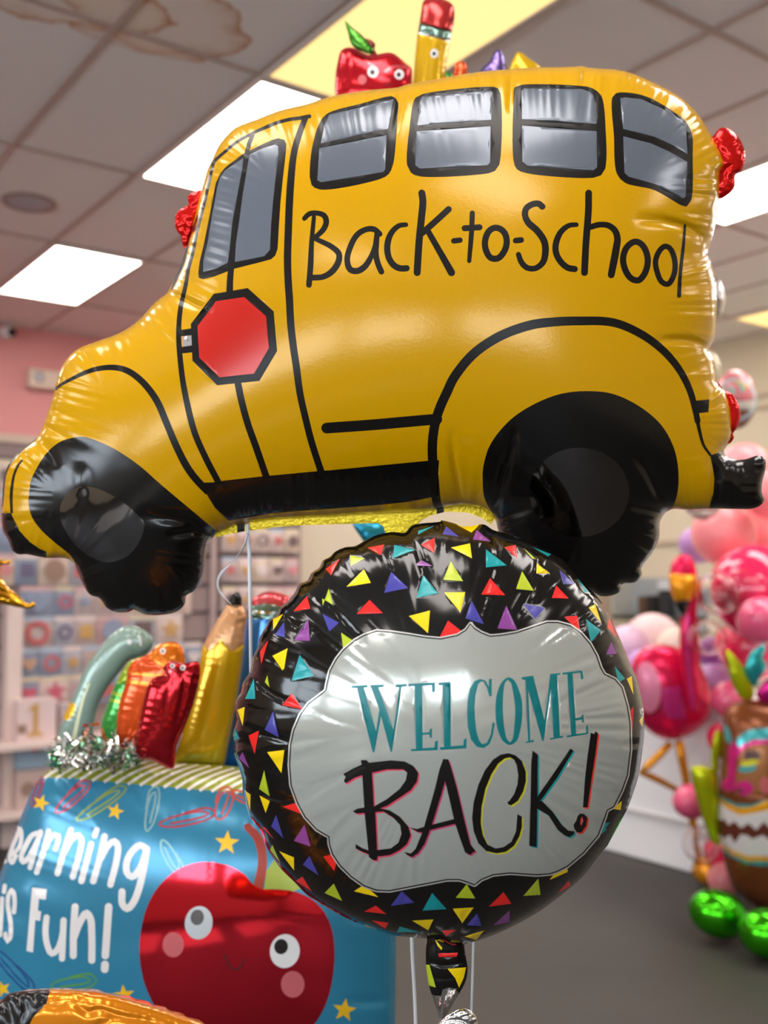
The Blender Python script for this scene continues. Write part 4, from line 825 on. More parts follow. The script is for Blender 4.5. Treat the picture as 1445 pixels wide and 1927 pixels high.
foil('blue_pencil_balloon', 'blue foil pencil balloon with a pink eraser, beside the yellow pencil', 'balloon', g7((797,720),(806,690),(832,660),(920,625),(1020,640),(1062,662),(1075,720),(1080,900),(1085,1100))+[(545,1300),(530,1430),(470,1452),(432,1450),(416,1442),(424,1380),(440,1300),(455,1220),(464,1166)], 1.575, BLU2,
     [Poly('eraser', PINKE, g7((700,722),(830,720),(900,705),(1000,725),(1120,740),(1120,560),(700,560))), Poly('ferrule', FERR, g7((700,722),(830,720),(900,705),(1000,725),(1120,740),(1120,830),(1000,800),(900,810),(700,812))), Stroke('ferrule', SILV, g7((700,768),(850,765),(1120,790)), 4)],
     alpha=.7, spacing=5, ras=3, step=4, group=GB, wrinkles=[(1.3, 14, 16, 4)])
# tinsel at the foot of the grey-green balloon
tm = MB()
for i in range(420):
    u = random.uniform(98, 262); v = 1436-abs(random.gauss(0, 1))*24*(1-.5*abs(u-170)/90)-random.uniform(0, 8)
    c = at(u, v+2, 1.47+random.uniform(-.03, .05)); a = np.array([random.gauss(0, 1) for _ in range(3)]); a /= np.linalg.norm(a); b_ = np.cross(a, [random.gauss(0, 1) for _ in range(3)]); b_ /= np.linalg.norm(b_)
    ln = random.uniform(.006, .02); wd = random.uniform(.0015, .0035); nn = np.cross(a, b_)*.0015
    tm.add([c-a*ln-b_*wd, c+nn-b_*wd, c+a*ln-b_*wd, c+a*ln+b_*wd, c+nn+b_*wd, c-a*ln+b_*wd], [(0,1,4,5), (1,2,3,4)], 0 if random.random() < .8 else 1)
o = tm.build('tinsel', [SILV, mat('tinsel_green', (140, 190, 150), rough=.15, metal=.9)], origin=at(180, 1440, 1.48)); tag(o, 'heap of shredded silver tinsel at the foot of the grey-green balloon', 'tinsel', kind='stuff')

# ------------------------------------------------------------------ orange and black pencil balloon lying in front, gold balloon at the left edge
ORP = mat('foil_pencil_orange', (226, 134, 20), rough=.16, metal=.45)
foil('orange_pencil_balloon', 'orange foil pencil balloon with a black end lying at the bottom left corner', 'balloon', [(-90,1905),(-30,1890),(0,1884),(15,1871),(60,1864),(100,1862),(155,1864),(200,1870),(245,1881),(290,1894),(330,1907),(390,1930),(440,1962),(470,2020),(440,2085),(300,2120),(100,2130),(-80,2110),(-130,2000)], .86, ORP,
     [Poly('black_end', K_BUS, [(-200,1800),(108,1800),(92,1872),(88,1888),(62,1915),(40,1960),(30,2200),(-200,2200)])], alpha=.6, spacing=6, ras=5, step=5, tilt=(6, -14), wrinkles=[(1.0, 16, 30, 6)],
     creases=[([(80,1888),(108,1893),(135,1886),(165,1906),(185,1901),(228,1913),(270,1920),(330,1935)], 7, 5), ([(0,1876),(14,1890),(22,1930)], 8, 6), ([(36,1870),(48,1895),(40,1930)], 7, 5), ([(64,1868),(72,1890)], 7, 5), ([(150,1960),(175,1935),(225,1913)], 4, 4), ([(120,1868),(150,1880),(165,1906)], 4, 4)])
GOLD = mat('foil_gold', (226, 160, 40), rough=.16, metal=.9); gl = tl(0, 980, 8.757)
foil('gold_balloon', 'gold foil balloon with a ribbed pointed arm at the left edge', 'balloon', gl((-900,600),(-200,590),(0,618),(50,655),(150,648),(182,660),(165,705),(60,722),(20,735),(12,800),(22,950),(80,1030),(150,1120),(260,1200),(350,1280),(400,1345),(480,1368),(535,1342),(580,1362),(585,1400),(540,1430),(450,1448),(400,1440),(300,1425),(150,1395),(0,1372),(-400,1420),(-900,1300)), 1.62, GOLD,
     alpha=.7, spacing=3.5, ras=2.5, step=2.5, creases=[(gl((-200,1120),(50,1170),(250,1280),(380,1400)), 5, 2), (gl((-200,1240),(50,1260),(200,1320),(340,1410)), 4, 2), (gl((400,1340),(415,1390),(440,1440)), 3, 1.6)], wrinkles=[(.8, 6, 8, 2)])
foil('teal_balloon', 'teal foil balloon tip showing under the bus behind the round balloon', 'balloon', [(664,984),(690,981),(722,984),(740,1010),(748,1050),(730,1100),(705,1070),(684,1020)], 1.75, mat('foil_teal', (30, 140, 168), rough=.2, metal=.5), alpha=.6, spacing=5, ras=3, step=4, wrinkles=[(1.2, 12, 14, 4)])

# ------------------------------------------------------------------ balloons looking over the bus roof
ga = tl(600, 0, 3.1413)
foil('apple_balloon', 'red foil apple balloon with big eyes and a green leaf peeping over the bus roof', 'balloon', ga((130,300),(160,282),(200,282),(290,322),(330,322),(410,310),(442,316),(520,378),(547,400),(552,500),(560,600),(450,660),(250,660),(110,600),(98,450),(110,370)), 1.62, mat('foil_apple_red', (196, 24, 36), rough=.14, metal=.6),
     eye('eye#1', 600+320/3.1413, 425/3.1413, 10.5)+eye('eye#2', 600+475/3.1413, 440/3.1413, 9)+[Poly('cheek', CHK, ell(600+256/3.1413, 470/3.1413, 8, 9)), Stroke('smile', EYEK, ga((388,470),(395,500),(415,500),(420,470)), 1.6, step=2), Stroke('brow#1', PINKE, ga((285,350),(300,380),(325,385)), 4), Stroke('brow#2', PINKE, ga((395,420),(440,395),(530,400)), 6)],
     alpha=.7, spacing=4.5, ras=3, step=3, wrinkles=[(1.8, 10, 14, 3)], creases=[(ga((190,300),(170,420),(150,560)), 3, 3)])
root = bpy.data.objects['apple_balloon']
foil('x', 'x', 'x', ga((155,122),(200,165),(248,202),(290,248),(322,300),(300,318),(262,308),(210,282),(188,255),(170,190)), 1.60, mat('foil_leaf_green', (62, 124, 30), rough=.16, metal=.6), alpha=.55, spacing=3, ras=2, step=2, root=root, bodyname='leaf', creases=[(ga((170,150),(230,220),(300,300)), 2, 1.5)], wrinkles=[(.8, 7, 8, 2)], prefix='leaf_')
foil('x', 'x', 'x', ga((275,228),(300,232),(334,262),(330,290),(345,330),(310,340),(296,290)), 1.63, mat('foil_stem_brown', (110, 34, 30), rough=.2, metal=.5), alpha=.55, spacing=3, ras=2, step=2, root=root, bodyname='stem', prefix='stem_')
foil('pencil_balloon', 'yellow foil pencil balloon with a red eraser and one eye, behind the bus roof', 'balloon', ga((606,60),(612,20),(628,-6),(660,-14),(740,-4),(792,30),(802,95),(780,220),(750,400),(725,640),(540,640),(556,480),(580,220)), 1.68, YEL,
     [Poly('eraser', mat('foil_eraser_red', (186, 50, 48), rough=.16, metal=.5), ga((500,132),(600,135),(780,185),(850,205),(850,-60),(500,-60))), Poly('ferrule', FERR, ga((500,130),(598,138),(778,186),(850,205),(850,255),(770,236),(588,190),(500,170))), Stroke('ferrule', SILV, ga((540,190),(588,195),(768,240),(820,255)), 3.5)] + eye('eye', 600+683/3.1413, 316/3.1413, 8),
     alpha=.75, spacing=4.5, ras=3, step=3, wrinkles=[(1.0, 9, 10, 3)])
foil('orange_scrap_balloon', 'tip of an orange foil balloon just above the bus roof right of the pencil', 'balloon', ga((800,400),(815,368),(845,360),(870,380),(875,470),(870,560),(795,560)), 1.72, ORG, alpha=.6, spacing=3, ras=2, step=2, wrinkles=[(1.2, 6, 8, 2)])
foil('green_scrap_balloon', 'tip of a green foil balloon between pencil and orange tip above the bus roof', 'balloon', ga((735,432),(760,425),(785,440),(800,520),(740,560),(720,480)), 1.74, GRN, alpha=.6, spacing=3, ras=2, step=2)
foil('purple_star_balloon', 'purple foil balloon point sticking up behind the bus roof', 'balloon', ga((960,410),(1010,360),(1045,300),(1065,293),(1085,320),(1105,390),(1120,560),(940,560)), 1.70, mat('foil_purple', (104, 84, 140), rough=.16, metal=.6), alpha=.5, spacing=3.5, ras=2.2, step=2.5, wrinkles=[(1.2, 8, 10, 2)])
foil('gold_star_balloon', 'yellow foil balloon corner sticking up behind the bus roof, right of the purple point', 'balloon', ga((1120,420),(1150,345),(1172,308),(1195,312),(1240,345),(1310,400),(1330,560),(1110,560)), 1.70, YEL, alpha=.5, spacing=3.5, ras=2.2, step=2.5, wrinkles=[(1.2, 9, 10, 2)])
# pieces beyond the tail of the bus
foil('silver_balloon', 'silver foil balloon edge with beaded rim beside the bus tail', 'balloon', ell(1336, 562, 27, 44, 0, 24), 2.6, SILV, alpha=.6, spacing=4, ras=3, step=3, wrinkles=[(1.5, 7, 10, 2)])
foil('cream_balloon', 'cream balloon edge peeping from behind the bus tail above the round print balloon', 'balloon', ell(1332, 692, 24, 34, -12, 24), 2.7, mat('foil_cream', (226, 212, 180), rough=.25, metal=.2), alpha=.7, spacing=4, ras=3, step=3)

# ================================================================== RIGHT SIDE: counter, wall, garland, flamingo, tiki
m_ctr = mat('counter_white', (250, 250, 252), rough=.35)
t = thing('counter', 'long white shop counter behind the flamingo and balloons', 'counter', (4.9, 3.6, 0))
bevel(MB().box((4.54, 1.6, .0), (5.2, 5.6, .86)).build('body', m_ctr, t), .01)
bevel(MB().box((4.50, 1.56, .86), (5.24, 5.64, .90)).build('worktop', m_ctr, t), .008)
MB().box((4.525, 1.6, .24), (4.545, 5.6, .265)).build('rail', mat('rail_white', (210, 206, 206), rough=.4), t)
# shallow grey wall shelf with dark goods
c0 = on_plane(1206, 1098, 0, X1); 
t = thing('wall_shelf', 'grey-backed wall shelf on the beige wall left of the flamingo head', 'shelf', (X1-.2, c0[1], 1.2))
ya, yb = on_plane(1330, 1098, 0, X1)[1], on_plane(1192, 1098, 0, X1)[1]
MB().box((X1-.03, ya, 1.22), (X1, yb, 1.56)).build('back_panel', mat('panel_grey', (150, 156, 160), rough=.5), t)
bevel(MB().box((X1-.3, ya, 1.20), (X1, yb, 1.235)).build('board', mat('shelf_dark', (52, 54, 52), rough=.5), t), .004)
MB().box((X1-.3, yb-.02, 1.2), (X1, yb, 1.56)).build('side_panel', mat('panel_pale', (176, 176, 170), rough=.5), t)
for lab_, (u0, v0, u1, v1), colr in (('small brown dark box on the grey wall shelf, nearest the bus wheel', (1208,1122,1222,1142), (84,62,44)), ('black box in the middle of the grey wall shelf', (1224,1121,1238,1142), (30,28,28)), ('tall black box on the grey wall shelf by the flamingo beak', (1246,1110,1262,1142), (36,38,42)), ('white card on the grey wall shelf above the black boxes', (1224,1092,1256,1118), (196,202,206))):
    a_ = on_plane(u0, v1, 0, X1-.15); b_ = on_plane(u1, v0, 0, X1-.15)
    z0 = 1.235 if 'card' not in lab_ else a_[2]
    zs = max(b_[2], z0+.04)
    if 'card' in lab_: o = MB().box((X1-.05, b_[1], a_[2]), (X1-.03, a_[1], zs)).build('display_card', mat('card_white', (200, 206, 210), rough=.5), origin=((X1-.04), (a_[1]+b_[1])/2, a_[2])); tag(o, lab_, 'card')
    else: o = bevel(MB().box((X1-.2, b_[1], z0), (X1-.1, a_[1], zs)).build('box', mat('goods_%d_%d_%d' % colr, colr, rough=.5), origin=(X1-.15, a_[1], z0)), .004); tag(o, lab_, 'box')

def latex_mesh(rad, n=28):
    prof = []
    for i in range(19):
        th = math.pi*i/18; r = math.sin(th); z = math.cos(th)
        if z < 0: r *= 1-.10*z*z; z *= 1.12
        prof.append((r*rad, z*rad))
    prof += [(rad*.03, -rad*1.13), (rad*.06, -rad*1.18), (rad*.045, -rad*1.19)]
    return prof
def latex(label, u, v, rpx, dep, mt, name='latex_balloon', group='latex balloons of the garland', ax=None):
    c = at(u, v, dep); rad = rpx*dep/FPX
    a = ax if ax is not None else np.array([random.gauss(0, .5), random.gauss(0, .5)+.2, random.gauss(.6, .5)])
    o = MB().lathe(latex_mesh(rad), c, axis=a).build(name, mt, smooth=True, origin=c)
    return tag(o, label, 'balloon', group)
LP = mat('latex_light_pink', (246, 146, 150), rough=.28, spec=.6); HP = mat('latex_hot_pink', (236, 34, 92), rough=.16, spec=.7, coat=.5); MP = mat('latex_mid_pink', (236, 92, 132), rough=.2, spec=.6, coat=.3)
LIL = mat('latex_lilac', (186, 142, 200), rough=.3, spec=.5); PAL = mat('latex_pale_lilac', (224, 192, 214), rough=.4); PUR = mat('latex_purple', (150, 92, 160), rough=.25)
CLR = mat('latex_clear', (250, 240, 240), rough=.04, trans=1.0, ior=1.03, spec=.9, coat=1.0)
GAR = [('wide light pink latex balloon touching the bus rear bumper underneath', 1362, 1005, 60, 5.3, LP), ('largest light pink latex balloon at the right edge below the bumper', 1442, 1000, 74, 5.5, LP),
           ('light pink latex balloon showing above the bus rear bumper', 1402, 882, 48, 5.5, LP), ('light pink latex balloon half behind the bumper end at the right edge', 1452, 930, 48, 5.3, LP),
           ('biggest glossy hot pink latex balloon, upper one at the right edge', 1420, 1108, 84, 5.2, HP), ('hot pink latex balloon directly above the green leaf of the tiki balloon', 1414, 1218, 62, 5.2, HP),
           ('mid pink latex balloon between the two hot pink ones at the right edge', 1432, 1168, 45, 4.85, MP), ('round mid pink latex balloon at the left of the tiki, against the white counter', 1300, 1508, 33, 4.95, MP),
           ('pale pink latex balloon on the floor between flamingo foot and tiki', 1362, 1654, 30, 5.0, LP), ('hot pink latex balloon behind the lower tiki leaf', 1350, 1605, 26, 5.05, HP),
           ('rose latex balloon behind the tiki head', 1372, 1316, 34, 5.05, MP), ('lilac latex balloon left of the light pink balloons', 1310, 1024, 33, 5.75, LIL),
           ('purple latex balloon right of the flamingo body', 1342, 1283, 34, 5.4, LIL), ('pale purple latex balloon right of the flamingo neck', 1338, 1226, 30, 5.6, PUR),
           ('hot pink latex balloon peeking behind the tiki shoulder', 1360, 1390, 30, 5.1, HP)]
GAR += [('clear latex balloon in front of the big hot pink one', 1350, 1117, 40, 4.8, CLR), ('clear latex balloon below the other clear one beside the flamingo neck', 1330, 1200, 34, 4.9, CLR), ('clear latex balloon around the flamingo lower leg', 1316, 1588, 32, 4.85, CLR)]
# ease overlapping balloons apart in depth so that they only touch
dep = [g[4] for g in GAR]
fixed = [(at(1235, 1320, 5.25), .24), (at(1300, 1150, 5.1), .05), (at(1440, 1500, 4.6), .26), (at(1330, 1530, 4.55), .08)]
for it in range(400):
    for i in range(len(GAR)):
        ci, ri = at(GAR[i][1], GAR[i][2], dep[i]), GAR[i][3]*dep[i]/FPX*1.1
        for j in range(i):
            cj, rj = at(GAR[j][1], GAR[j][2], dep[j]), GAR[j][3]*dep[j]/FPX*1.1
            if np.linalg.norm(ci-cj) < ri+rj:
                s_ = .004 if dep[i] > dep[j] else -.004
                dep[i] += s_; dep[j] -= s_; ci = at(GAR[i][1], GAR[i][2], dep[i])
        for cj, rj in fixed:
            if np.linalg.norm(ci-cj) < ri+rj: dep[i] += .004 if dep[i] > (cj-CAM)@FW else -.004; ci = at(GAR[i][1], GAR[i][2], dep[i])
        dep[i] = min(max(dep[i], 4.1), 6.2)
for g, d_ in zip(GAR, dep):
    latex(g[0], g[1], g[2], g[3], d_, g[5], name='clear_balloon' if g[5] is CLR else 'latex_balloon')
for a_ in (('pale lilac puffed balloon on the counter end nearest the round balloon', 1182, 1216, 40, 5.72, PAL), ('largest pale pink puffed balloon behind the flamingo', 1228, 1208, 54, 6.15, mat('latex_blush', (238, 206, 206), rough=.5)),
           ('cream puffed balloon just left of the flamingo neck', 1274, 1218, 38, 5.85, mat('latex_cream', (232, 216, 200), rough=.5)), ('lilac puffed balloon low behind the flamingo back', 1210, 1262, 40, 5.5, LIL)):
    latex(*a_, group='puffed balloons on the counter')

# printed bubble balloons by the bus tail
def blobs(cx_, cy_, r, seed):
    rr = random.Random(seed); out = [Poly('print', mat('print_sweet_brown', (132, 84, 74), rough=.3), [(cx_-60, cy_+.1*r), (cx_+60, cy_-.05*r), (cx_+60, cy_+60), (cx_-60, cy_+60)]), Poly('print', CRM, [(cx_-60, cy_+.15*r), (cx_+60, cy_-.0*r), (cx_+60, cy_+.45*r), (cx_-60, cy_+.6*r)]), Stroke('rim', mat('print_pale_blue', (186, 208, 214), rough=.3), ell(cx_, cy_, r*.94, r*.94), 5, closed=True, sm=False)]
    cs = [mat('print_sweet_pink', (240, 124, 140), rough=.3), mat('print_sweet_red', (226, 60, 76), rough=.3), mat('print_sweet_gold', (240, 186, 70), rough=.3), mat('print_sweet_mint', (110, 196, 180), rough=.3), mat('print_sweet_rose', (246, 170, 178), rough=.3)]
    for i in range(22):
        a = rr.uniform(0, 2*math.pi); q = r*.8*math.sqrt(rr.random()); y = cy_-abs(math.sin(a))*q
        out.append(Poly('print', cs[rr.choice([0, 0, 1, 2, 3, 4, 4])], ell(cx_+q*math.cos(a), y, rr.uniform(3, 8), rr.uniform(3, 6), rr.uniform(0, 90), 12)))
    return out
PK = mat('foil_sweet_pink', (232, 142, 146), rough=.25, metal=.2)
foil('print_balloon', 'round sweet-print foil balloon above the bus rear bumper at the right', 'balloon', ell(1384, 752, 39, 56, 0, 30), 4.3, PK, blobs(1384, 752, 40, 3), alpha=.9, spacing=5, ras=3, step=4)
foil('print_balloon', 'round sweet-print foil balloon whose lower edge shows under the bus tail', 'balloon', ell(1322, 945, 36, 34, 0, 30), 4.9, PK, blobs(1322, 958, 34, 8), alpha=.9, spacing=5, ras=3, step=4)

# flamingo
FL = mat('foil_flamingo_pink', (226, 26, 84), rough=.2, metal=.45, bump=.1, bscale=40); FW_ = mat('print_wing_pink', (226, 130, 160), rough=.3, metal=.2); BEK = mat('foil_beak_orange', (240, 156, 16), rough=.22, metal=.4)
f1 = tl(1145, 960, 3.57); f2 = tl(1145, 1400, 3.853)
MAG = mat('print_magenta', (206, 52, 130), rough=.25, metal=.3)
fla, _ = foil('flamingo_balloon', 'tall pink foil flamingo balloon with orange beak standing on gold legs', 'balloon', f1((150,1060),(180,985),(240,930),(310,908),(400,905),(480,930),(560,970),(620,1050),(678,1180),(697,1290),(665,1410),(590,1485),(490,1535),(400,1542),(310,1512),(240,1455),(190,1390),(165,1300),(150,1180)), 5.25, FL,
    [Poly('wing', FW_, ell(1145+262/3.57, 960+1190/3.57, 25, 48, -6)), Stroke('wing', EYEK, f1((240,1370),(300,1370),(340,1335),(352,1290)), [2, 4, 3], step=2), Poly(None, MAG, f1((360,1200),(480,1180),(520,1400),(400,1400),(360,1330)))],
    alpha=.8, spacing=6, ras=4, step=4, bodyname='body', wrinkles=[(1.2, 14, 14, 3)])
foil('x', 'x', 'x', f1((408,440),(415,390),(440,335),(480,302),(530,300),(565,330),(585,385),(596,450),(598,600),(592,720),(598,880),(612,1000),(620,1150),(612,1300),(590,1372),(560,1370),(530,1300),(505,1150),(484,1000),(476,880),(484,740),(505,660),(470,600),(420,560)), 5.07, FL,
     [Stroke('neck', MAG, f1((530,720),(530,900),(545,1100),(570,1320)), 7)], alpha=.85, spacing=4, ras=2.5, step=3, root=fla, bodyname='neck', prefix='neck_')
foil('x', 'x', 'x', f1((408,440),(430,425),(500,432),(588,445),(585,520),(560,600),(540,640),(525,690),(512,722),(490,705),(455,640),(425,560)), 4.95, BEK, [Poly('beak', K_BUS, f1((380,625),(445,612),(545,606),(620,600),(620,760),(380,760)))], alpha=.8, spacing=3, ras=2, step=2.5, root=fla, bodyname='beak', prefix='beak_')
GL2 = mat('foil_leg_gold', (226, 150, 30), rough=.2, metal=.55)
def P2(f, x, y, d): return at(*f((x, y))[0], d)
MB().tube([P2(f2, 452, -10, 5.24), P2(f2, 380, 70, 5.24), P2(f2, 290, 155, 5.24), P2(f2, 235, 210, 5.24), P2(f2, 300, 232, 5.25), P2(f2, 400, 280, 5.26), P2(f2, 520, 345, 5.26)], [.017, .021, .02, .017, .018, .017, .014], 12).build('leg', GL2, fla, True)
MB().tube([P2(f2, 510, -20, 5.22), P2(f2, 535, 120, 5.22), P2(f2, 565, 270, 5.22), P2(f2, 610, 560, 5.22), P2(f2, 650, 880, 5.22)], [.023, .022, .02, .02, .021], 12).build('leg', GL2, fla, True)
MB().tube([P2(f2, 640, 905, 5.24), P2(f2, 690, 935, 5.20), P2(f2, 740, 955, 5.14), P2(f2, 775, 965, 5.10)], [.04, .055, .055, .03], 12).build('foot', GL2, fla, True)

# tiki
TB = mat('foil_tiki_brown', (128, 70, 36), rough=.2, metal=.4); TB2 = mat('print_tiki_tan', (162, 104, 58), rough=.25, metal=.3); TT = mat('print_tiki_teal', (70, 168, 172), rough=.2, metal=.4); TM = mat('print_tiki_pink', (222, 44, 132), rough=.2, metal=.4); TO = mat('print_tiki_orange', (242, 168, 20), rough=.25, metal=.2)
k1 = tl(1330, 1180, 5.67); k2 = tl(1145, 1400, 3.853)
tk_out = k1((190,900),(250,830),(340,790),(500,775),(640,780))+[(1470,1316),(1500,1318),(1528,1330),(1546,1356),(1552,1400),(1553,1480),(1550,1560),(1542,1620),(1525,1680),(1500,1716)]+k2((1100,1200),(1050,1170),(960,1100),(900,1040),(860,930),(830,810),(800,640),(790,480),(800,300),(810,100))+k1((140,1400),(160,1100))
tiki, _ = foil('tiki_balloon', 'brown foil tiki mask balloon with white teeth, cut by the right edge', 'balloon', tk_out, 4.6, TB,
    [Poly('face', TT, k1((165,1010),(230,1080),(270,1190),(250,1260),(200,1200))), Poly('face', TT, k1((300,1250),(330,1180),(420,1110),(560,1080),(700,1080),(760,1120),(760,1230),(640,1200),(500,1195),(400,1240),(350,1290))),
     Poly('face', TM, k1((290,1210),(340,1290),(420,1240),(520,1205),(700,1200),(760,1230),(760,1265),(640,1245),(480,1255),(380,1300),(310,1420),(300,1720),(250,1760),(150,1720),(160,1640),(225,1600),(230,1300))),
     Poly('face', TB2, k1((340,1400),(400,1320),(520,1270),(700,1265),(760,1300),(760,1800),(300,1790),(310,1600))), Poly('face', mat('print_tiki_dark', (84, 44, 34), rough=.3), ell(1330+480/5.67, 1180+1370/5.67, 17, 10)), Poly('face', TT, ell(1330+430/5.67, 1180+1510/5.67, 18, 7, -6)), Poly('face', mat('print_tiki_yellow', (214, 206, 30), rough=.2), ell(1330+455/5.67, 1180+1450/5.67, 18, 6, -8)),
     Poly('face', TM, ell(1330+400/5.67, 1180+1720/5.67, 17, 14)), Poly('face', mat('print_tiki_dark', (84, 44, 34), rough=.3), ell(1330+355/5.67, 1180+1745/5.67, 7, 5)), Poly('face', CHK, ell(1440, 1478, 11, 16)),
     Poly('mouth', TT, k2((780,355),(850,400),(930,435),(1030,440),(1100,415),(1300,380),(1560,360),(1560,860),(1300,880),(1100,885),(1000,870),(880,815),(800,760))), Poly('mouth', TO, k2((785,375),(850,425),(940,462),(1030,460),(1156,410),(1300,400),(1560,385),(1560,840),(1300,850),(1156,850),(1010,850),(890,800),(810,740))),
     Poly('mouth', WTXT, k2((790,410),(860,470),(950,515),(1040,505),(1156,480),(1300,450),(1560,430),(1560,800),(1300,825),(1156,815),(1010,815),(900,775),(805,720))),
     Poly('mouth', mat('print_tiki_mouth', (98, 46, 30), rough=.3), k2((795,535),(815,555),(840,545),(870,590),(910,560),(960,610),(1015,575),(1070,625),(1125,565),(1170,610),(1260,560),(1360,610),(1560,560),(1560,700),(1360,690),(1260,660),(1170,700),(1120,660),(1040,690),(1010,665),(960,655),(915,720),(880,660),(830,690),(800,640)))],
    alpha=.85, spacing=5, ras=4, step=4, bodyname='body', wrinkles=[(1.2, 12, 12, 3)])
TL = mat('foil_tiki_leaf', (188, 196, 14), rough=.16, metal=.6)
for nm, pts, mt, dd_ in (('leaf', k1((200,255),(220,243),(260,270),(330,350),(400,450),(470,570),(510,700),(490,765),(420,785),(360,760),(300,670),(250,560),(220,400)), TL, 4.57), ('leaf', k1((400,460),(450,300),(530,220),(600,190),(632,215),(600,330),(640,400),(620,480),(560,560),(520,640),(470,600)), mat('foil_tiki_teal', (50, 168, 170), rough=.16, metal=.6), 4.56),
                          ('flower', k1((520,720),(560,640),(640,560),(740,520),(860,560),(900,700),(820,800),(600,810)), mat('foil_tiki_magenta', (196, 24, 120), rough=.16, metal=.6), 4.54),
                          ('arm', k1((75,1160),(110,1100),(140,1110),(165,1190),(160,1350),(130,1400),(125,1520),(95,1590),(60,1520),(45,1380)), TL, 4.59),
                          ('arm', k2((600,170),(640,158),(720,165),(785,205),(800,330),(800,480),(805,640),(800,740),(760,720),(710,620),(660,470),(620,330)), TL, 4.57)):
    foil('x', 'x', 'x', pts, dd_, mt, alpha=.6, spacing=3.5, ras=2.5, step=3, root=tiki, bodyname=nm, wrinkles=[(1.2, 8, 10, 2)], prefix=nm+'_')
GR = mat('foil_chrome_green', (66, 186, 22), rough=.12, metal=.9)
for lab_, u, v, a_, b_, dp, ro in (('chrome green balloon on the floor at the tiki base, left one', 1352, 1722, 56, 44, 4.40, 18), ('chrome green balloon on the floor at the tiki base, at the right edge', 1446, 1758, 56, 46, 4.17, 10)):
    c = at(u, v, dp); ra, rb_ = a_*dp/FPX, b_*dp/FPX; rr = math.radians(ro)
    ax_ = RT*math.cos(rr)-UP*math.sin(rr)
    c[2] = rb_+.002+abs(math.sin(rr))*ra*.35
    prof = [(rb_*math.sin(math.pi*i/24), -ra*math.cos(math.pi*i/24)) for i in range(25)]
    o = MB().lathe(prof, c, axis=ax_, n=36).build('chrome_balloon', GR, smooth=True, origin=c); tag(o, lab_, 'balloon', 'chrome green base balloons')

# ================================================================== PRODUCT RACK on the left
RY = 6.3
m_rod = mat('rack_rod', (96, 84, 84), rough=.5, metal=.3); m_post = mat('rack_white', (226, 204, 196), rough=.5); m_slat = mat('slatwall', (150, 128, 126), rough=.7)
def rk(u, v, y=RY): return on_plane(u, v, 1, y)
xl, xm, xr = rk(-260, 1100)[0], rk(398, 1100)[0], rk(566, 1100)[0]
zt = rk(50, 836)[2]; zb = .08
t = thing('display_rack', 'tall slatted display rack hung with rows of packaged balloons along the back wall', 'rack', ((xl+xr)/2, RY, 0))
MB().box((xl, RY+.0, zb), (xr, RY+.03, zt)).build('back_panel', m_slat, t)
ZR = [rk(100, v)[2] for v in (868, 926, 983, 1040, 1099, 1156, 1213, 1267, 1322)]
for z in ZR: MB().tube([(xl, RY-.012, z), (xm, RY-.012, z)], .008, 8).build('rod', m_rod, t, True)
ZR2 = [rk(480, v)[2] for v in (885, 938, 990, 1046, 1100, 1154, 1206)]
for z in ZR2: MB().tube([(xm+.03, RY-.012, z), (xr-.02, RY-.012, z)], .008, 8).build('rod', m_rod, t, True)
for u in (17,): x = rk(u, 1200)[0]; bevel(MB().box((x-.045, RY-.12, 0), (x+.045, RY, rk(20, 1128)[2])).build('post', m_post, t), .004)
x = xm; MB().box((x-.02, RY-.03, 0), (x+.02, RY, zt)).build('divider', mat('rack_divider', (172, 150, 146), rough=.6), t)
for v in (1396, 1522):
    z = rk(60, v, RY-.2)[2]; bevel(MB().box((xl, RY-.3, z-.03), (rk(330, v)[0], RY, z+.005)).build('shelf', m_post, t), .004)
MB().box((xl, RY-.02, zt), (xr, RY+.05, zt+.05)).build('top_rail', mat('rack_top', (206, 182, 164), rough=.6), t)
# packets: a clear-fronted pouch with a header card and a printed motif
POUCH = [mat(f'pouch_{i}', c_, rough=.25, spec=.6) for i, c_ in enumerate(((206,184,176),(186,166,164),(170,166,174),(212,190,172),(196,156,154),(138,146,164)))]
PCN = ['cream', 'grey-pink', 'silver', 'ivory', 'rose', 'pale blue']
MOT = [('gold', (206,156,60)), ('pink', (220,120,130)), ('red', (200,60,66)), ('black', (58,50,52)), ('navy', (60,64,110)), ('blue', (110,146,186)), ('tan', (208,160,120)), ('crimson', (196,50,86)), ('white', (236,230,228)), ('bronze', (130,100,80))]
SHP = ['disc', 'star', 'heart', 'square', 'ring', 'figure one']
ORD = ['first', 'second', 'third', 'fourth', 'fifth', 'sixth', 'seventh', 'eighth', 'ninth', 'tenth', 'eleventh', 'twelfth', 'thirteenth', 'fourteenth', 'fifteenth', 'sixteenth']
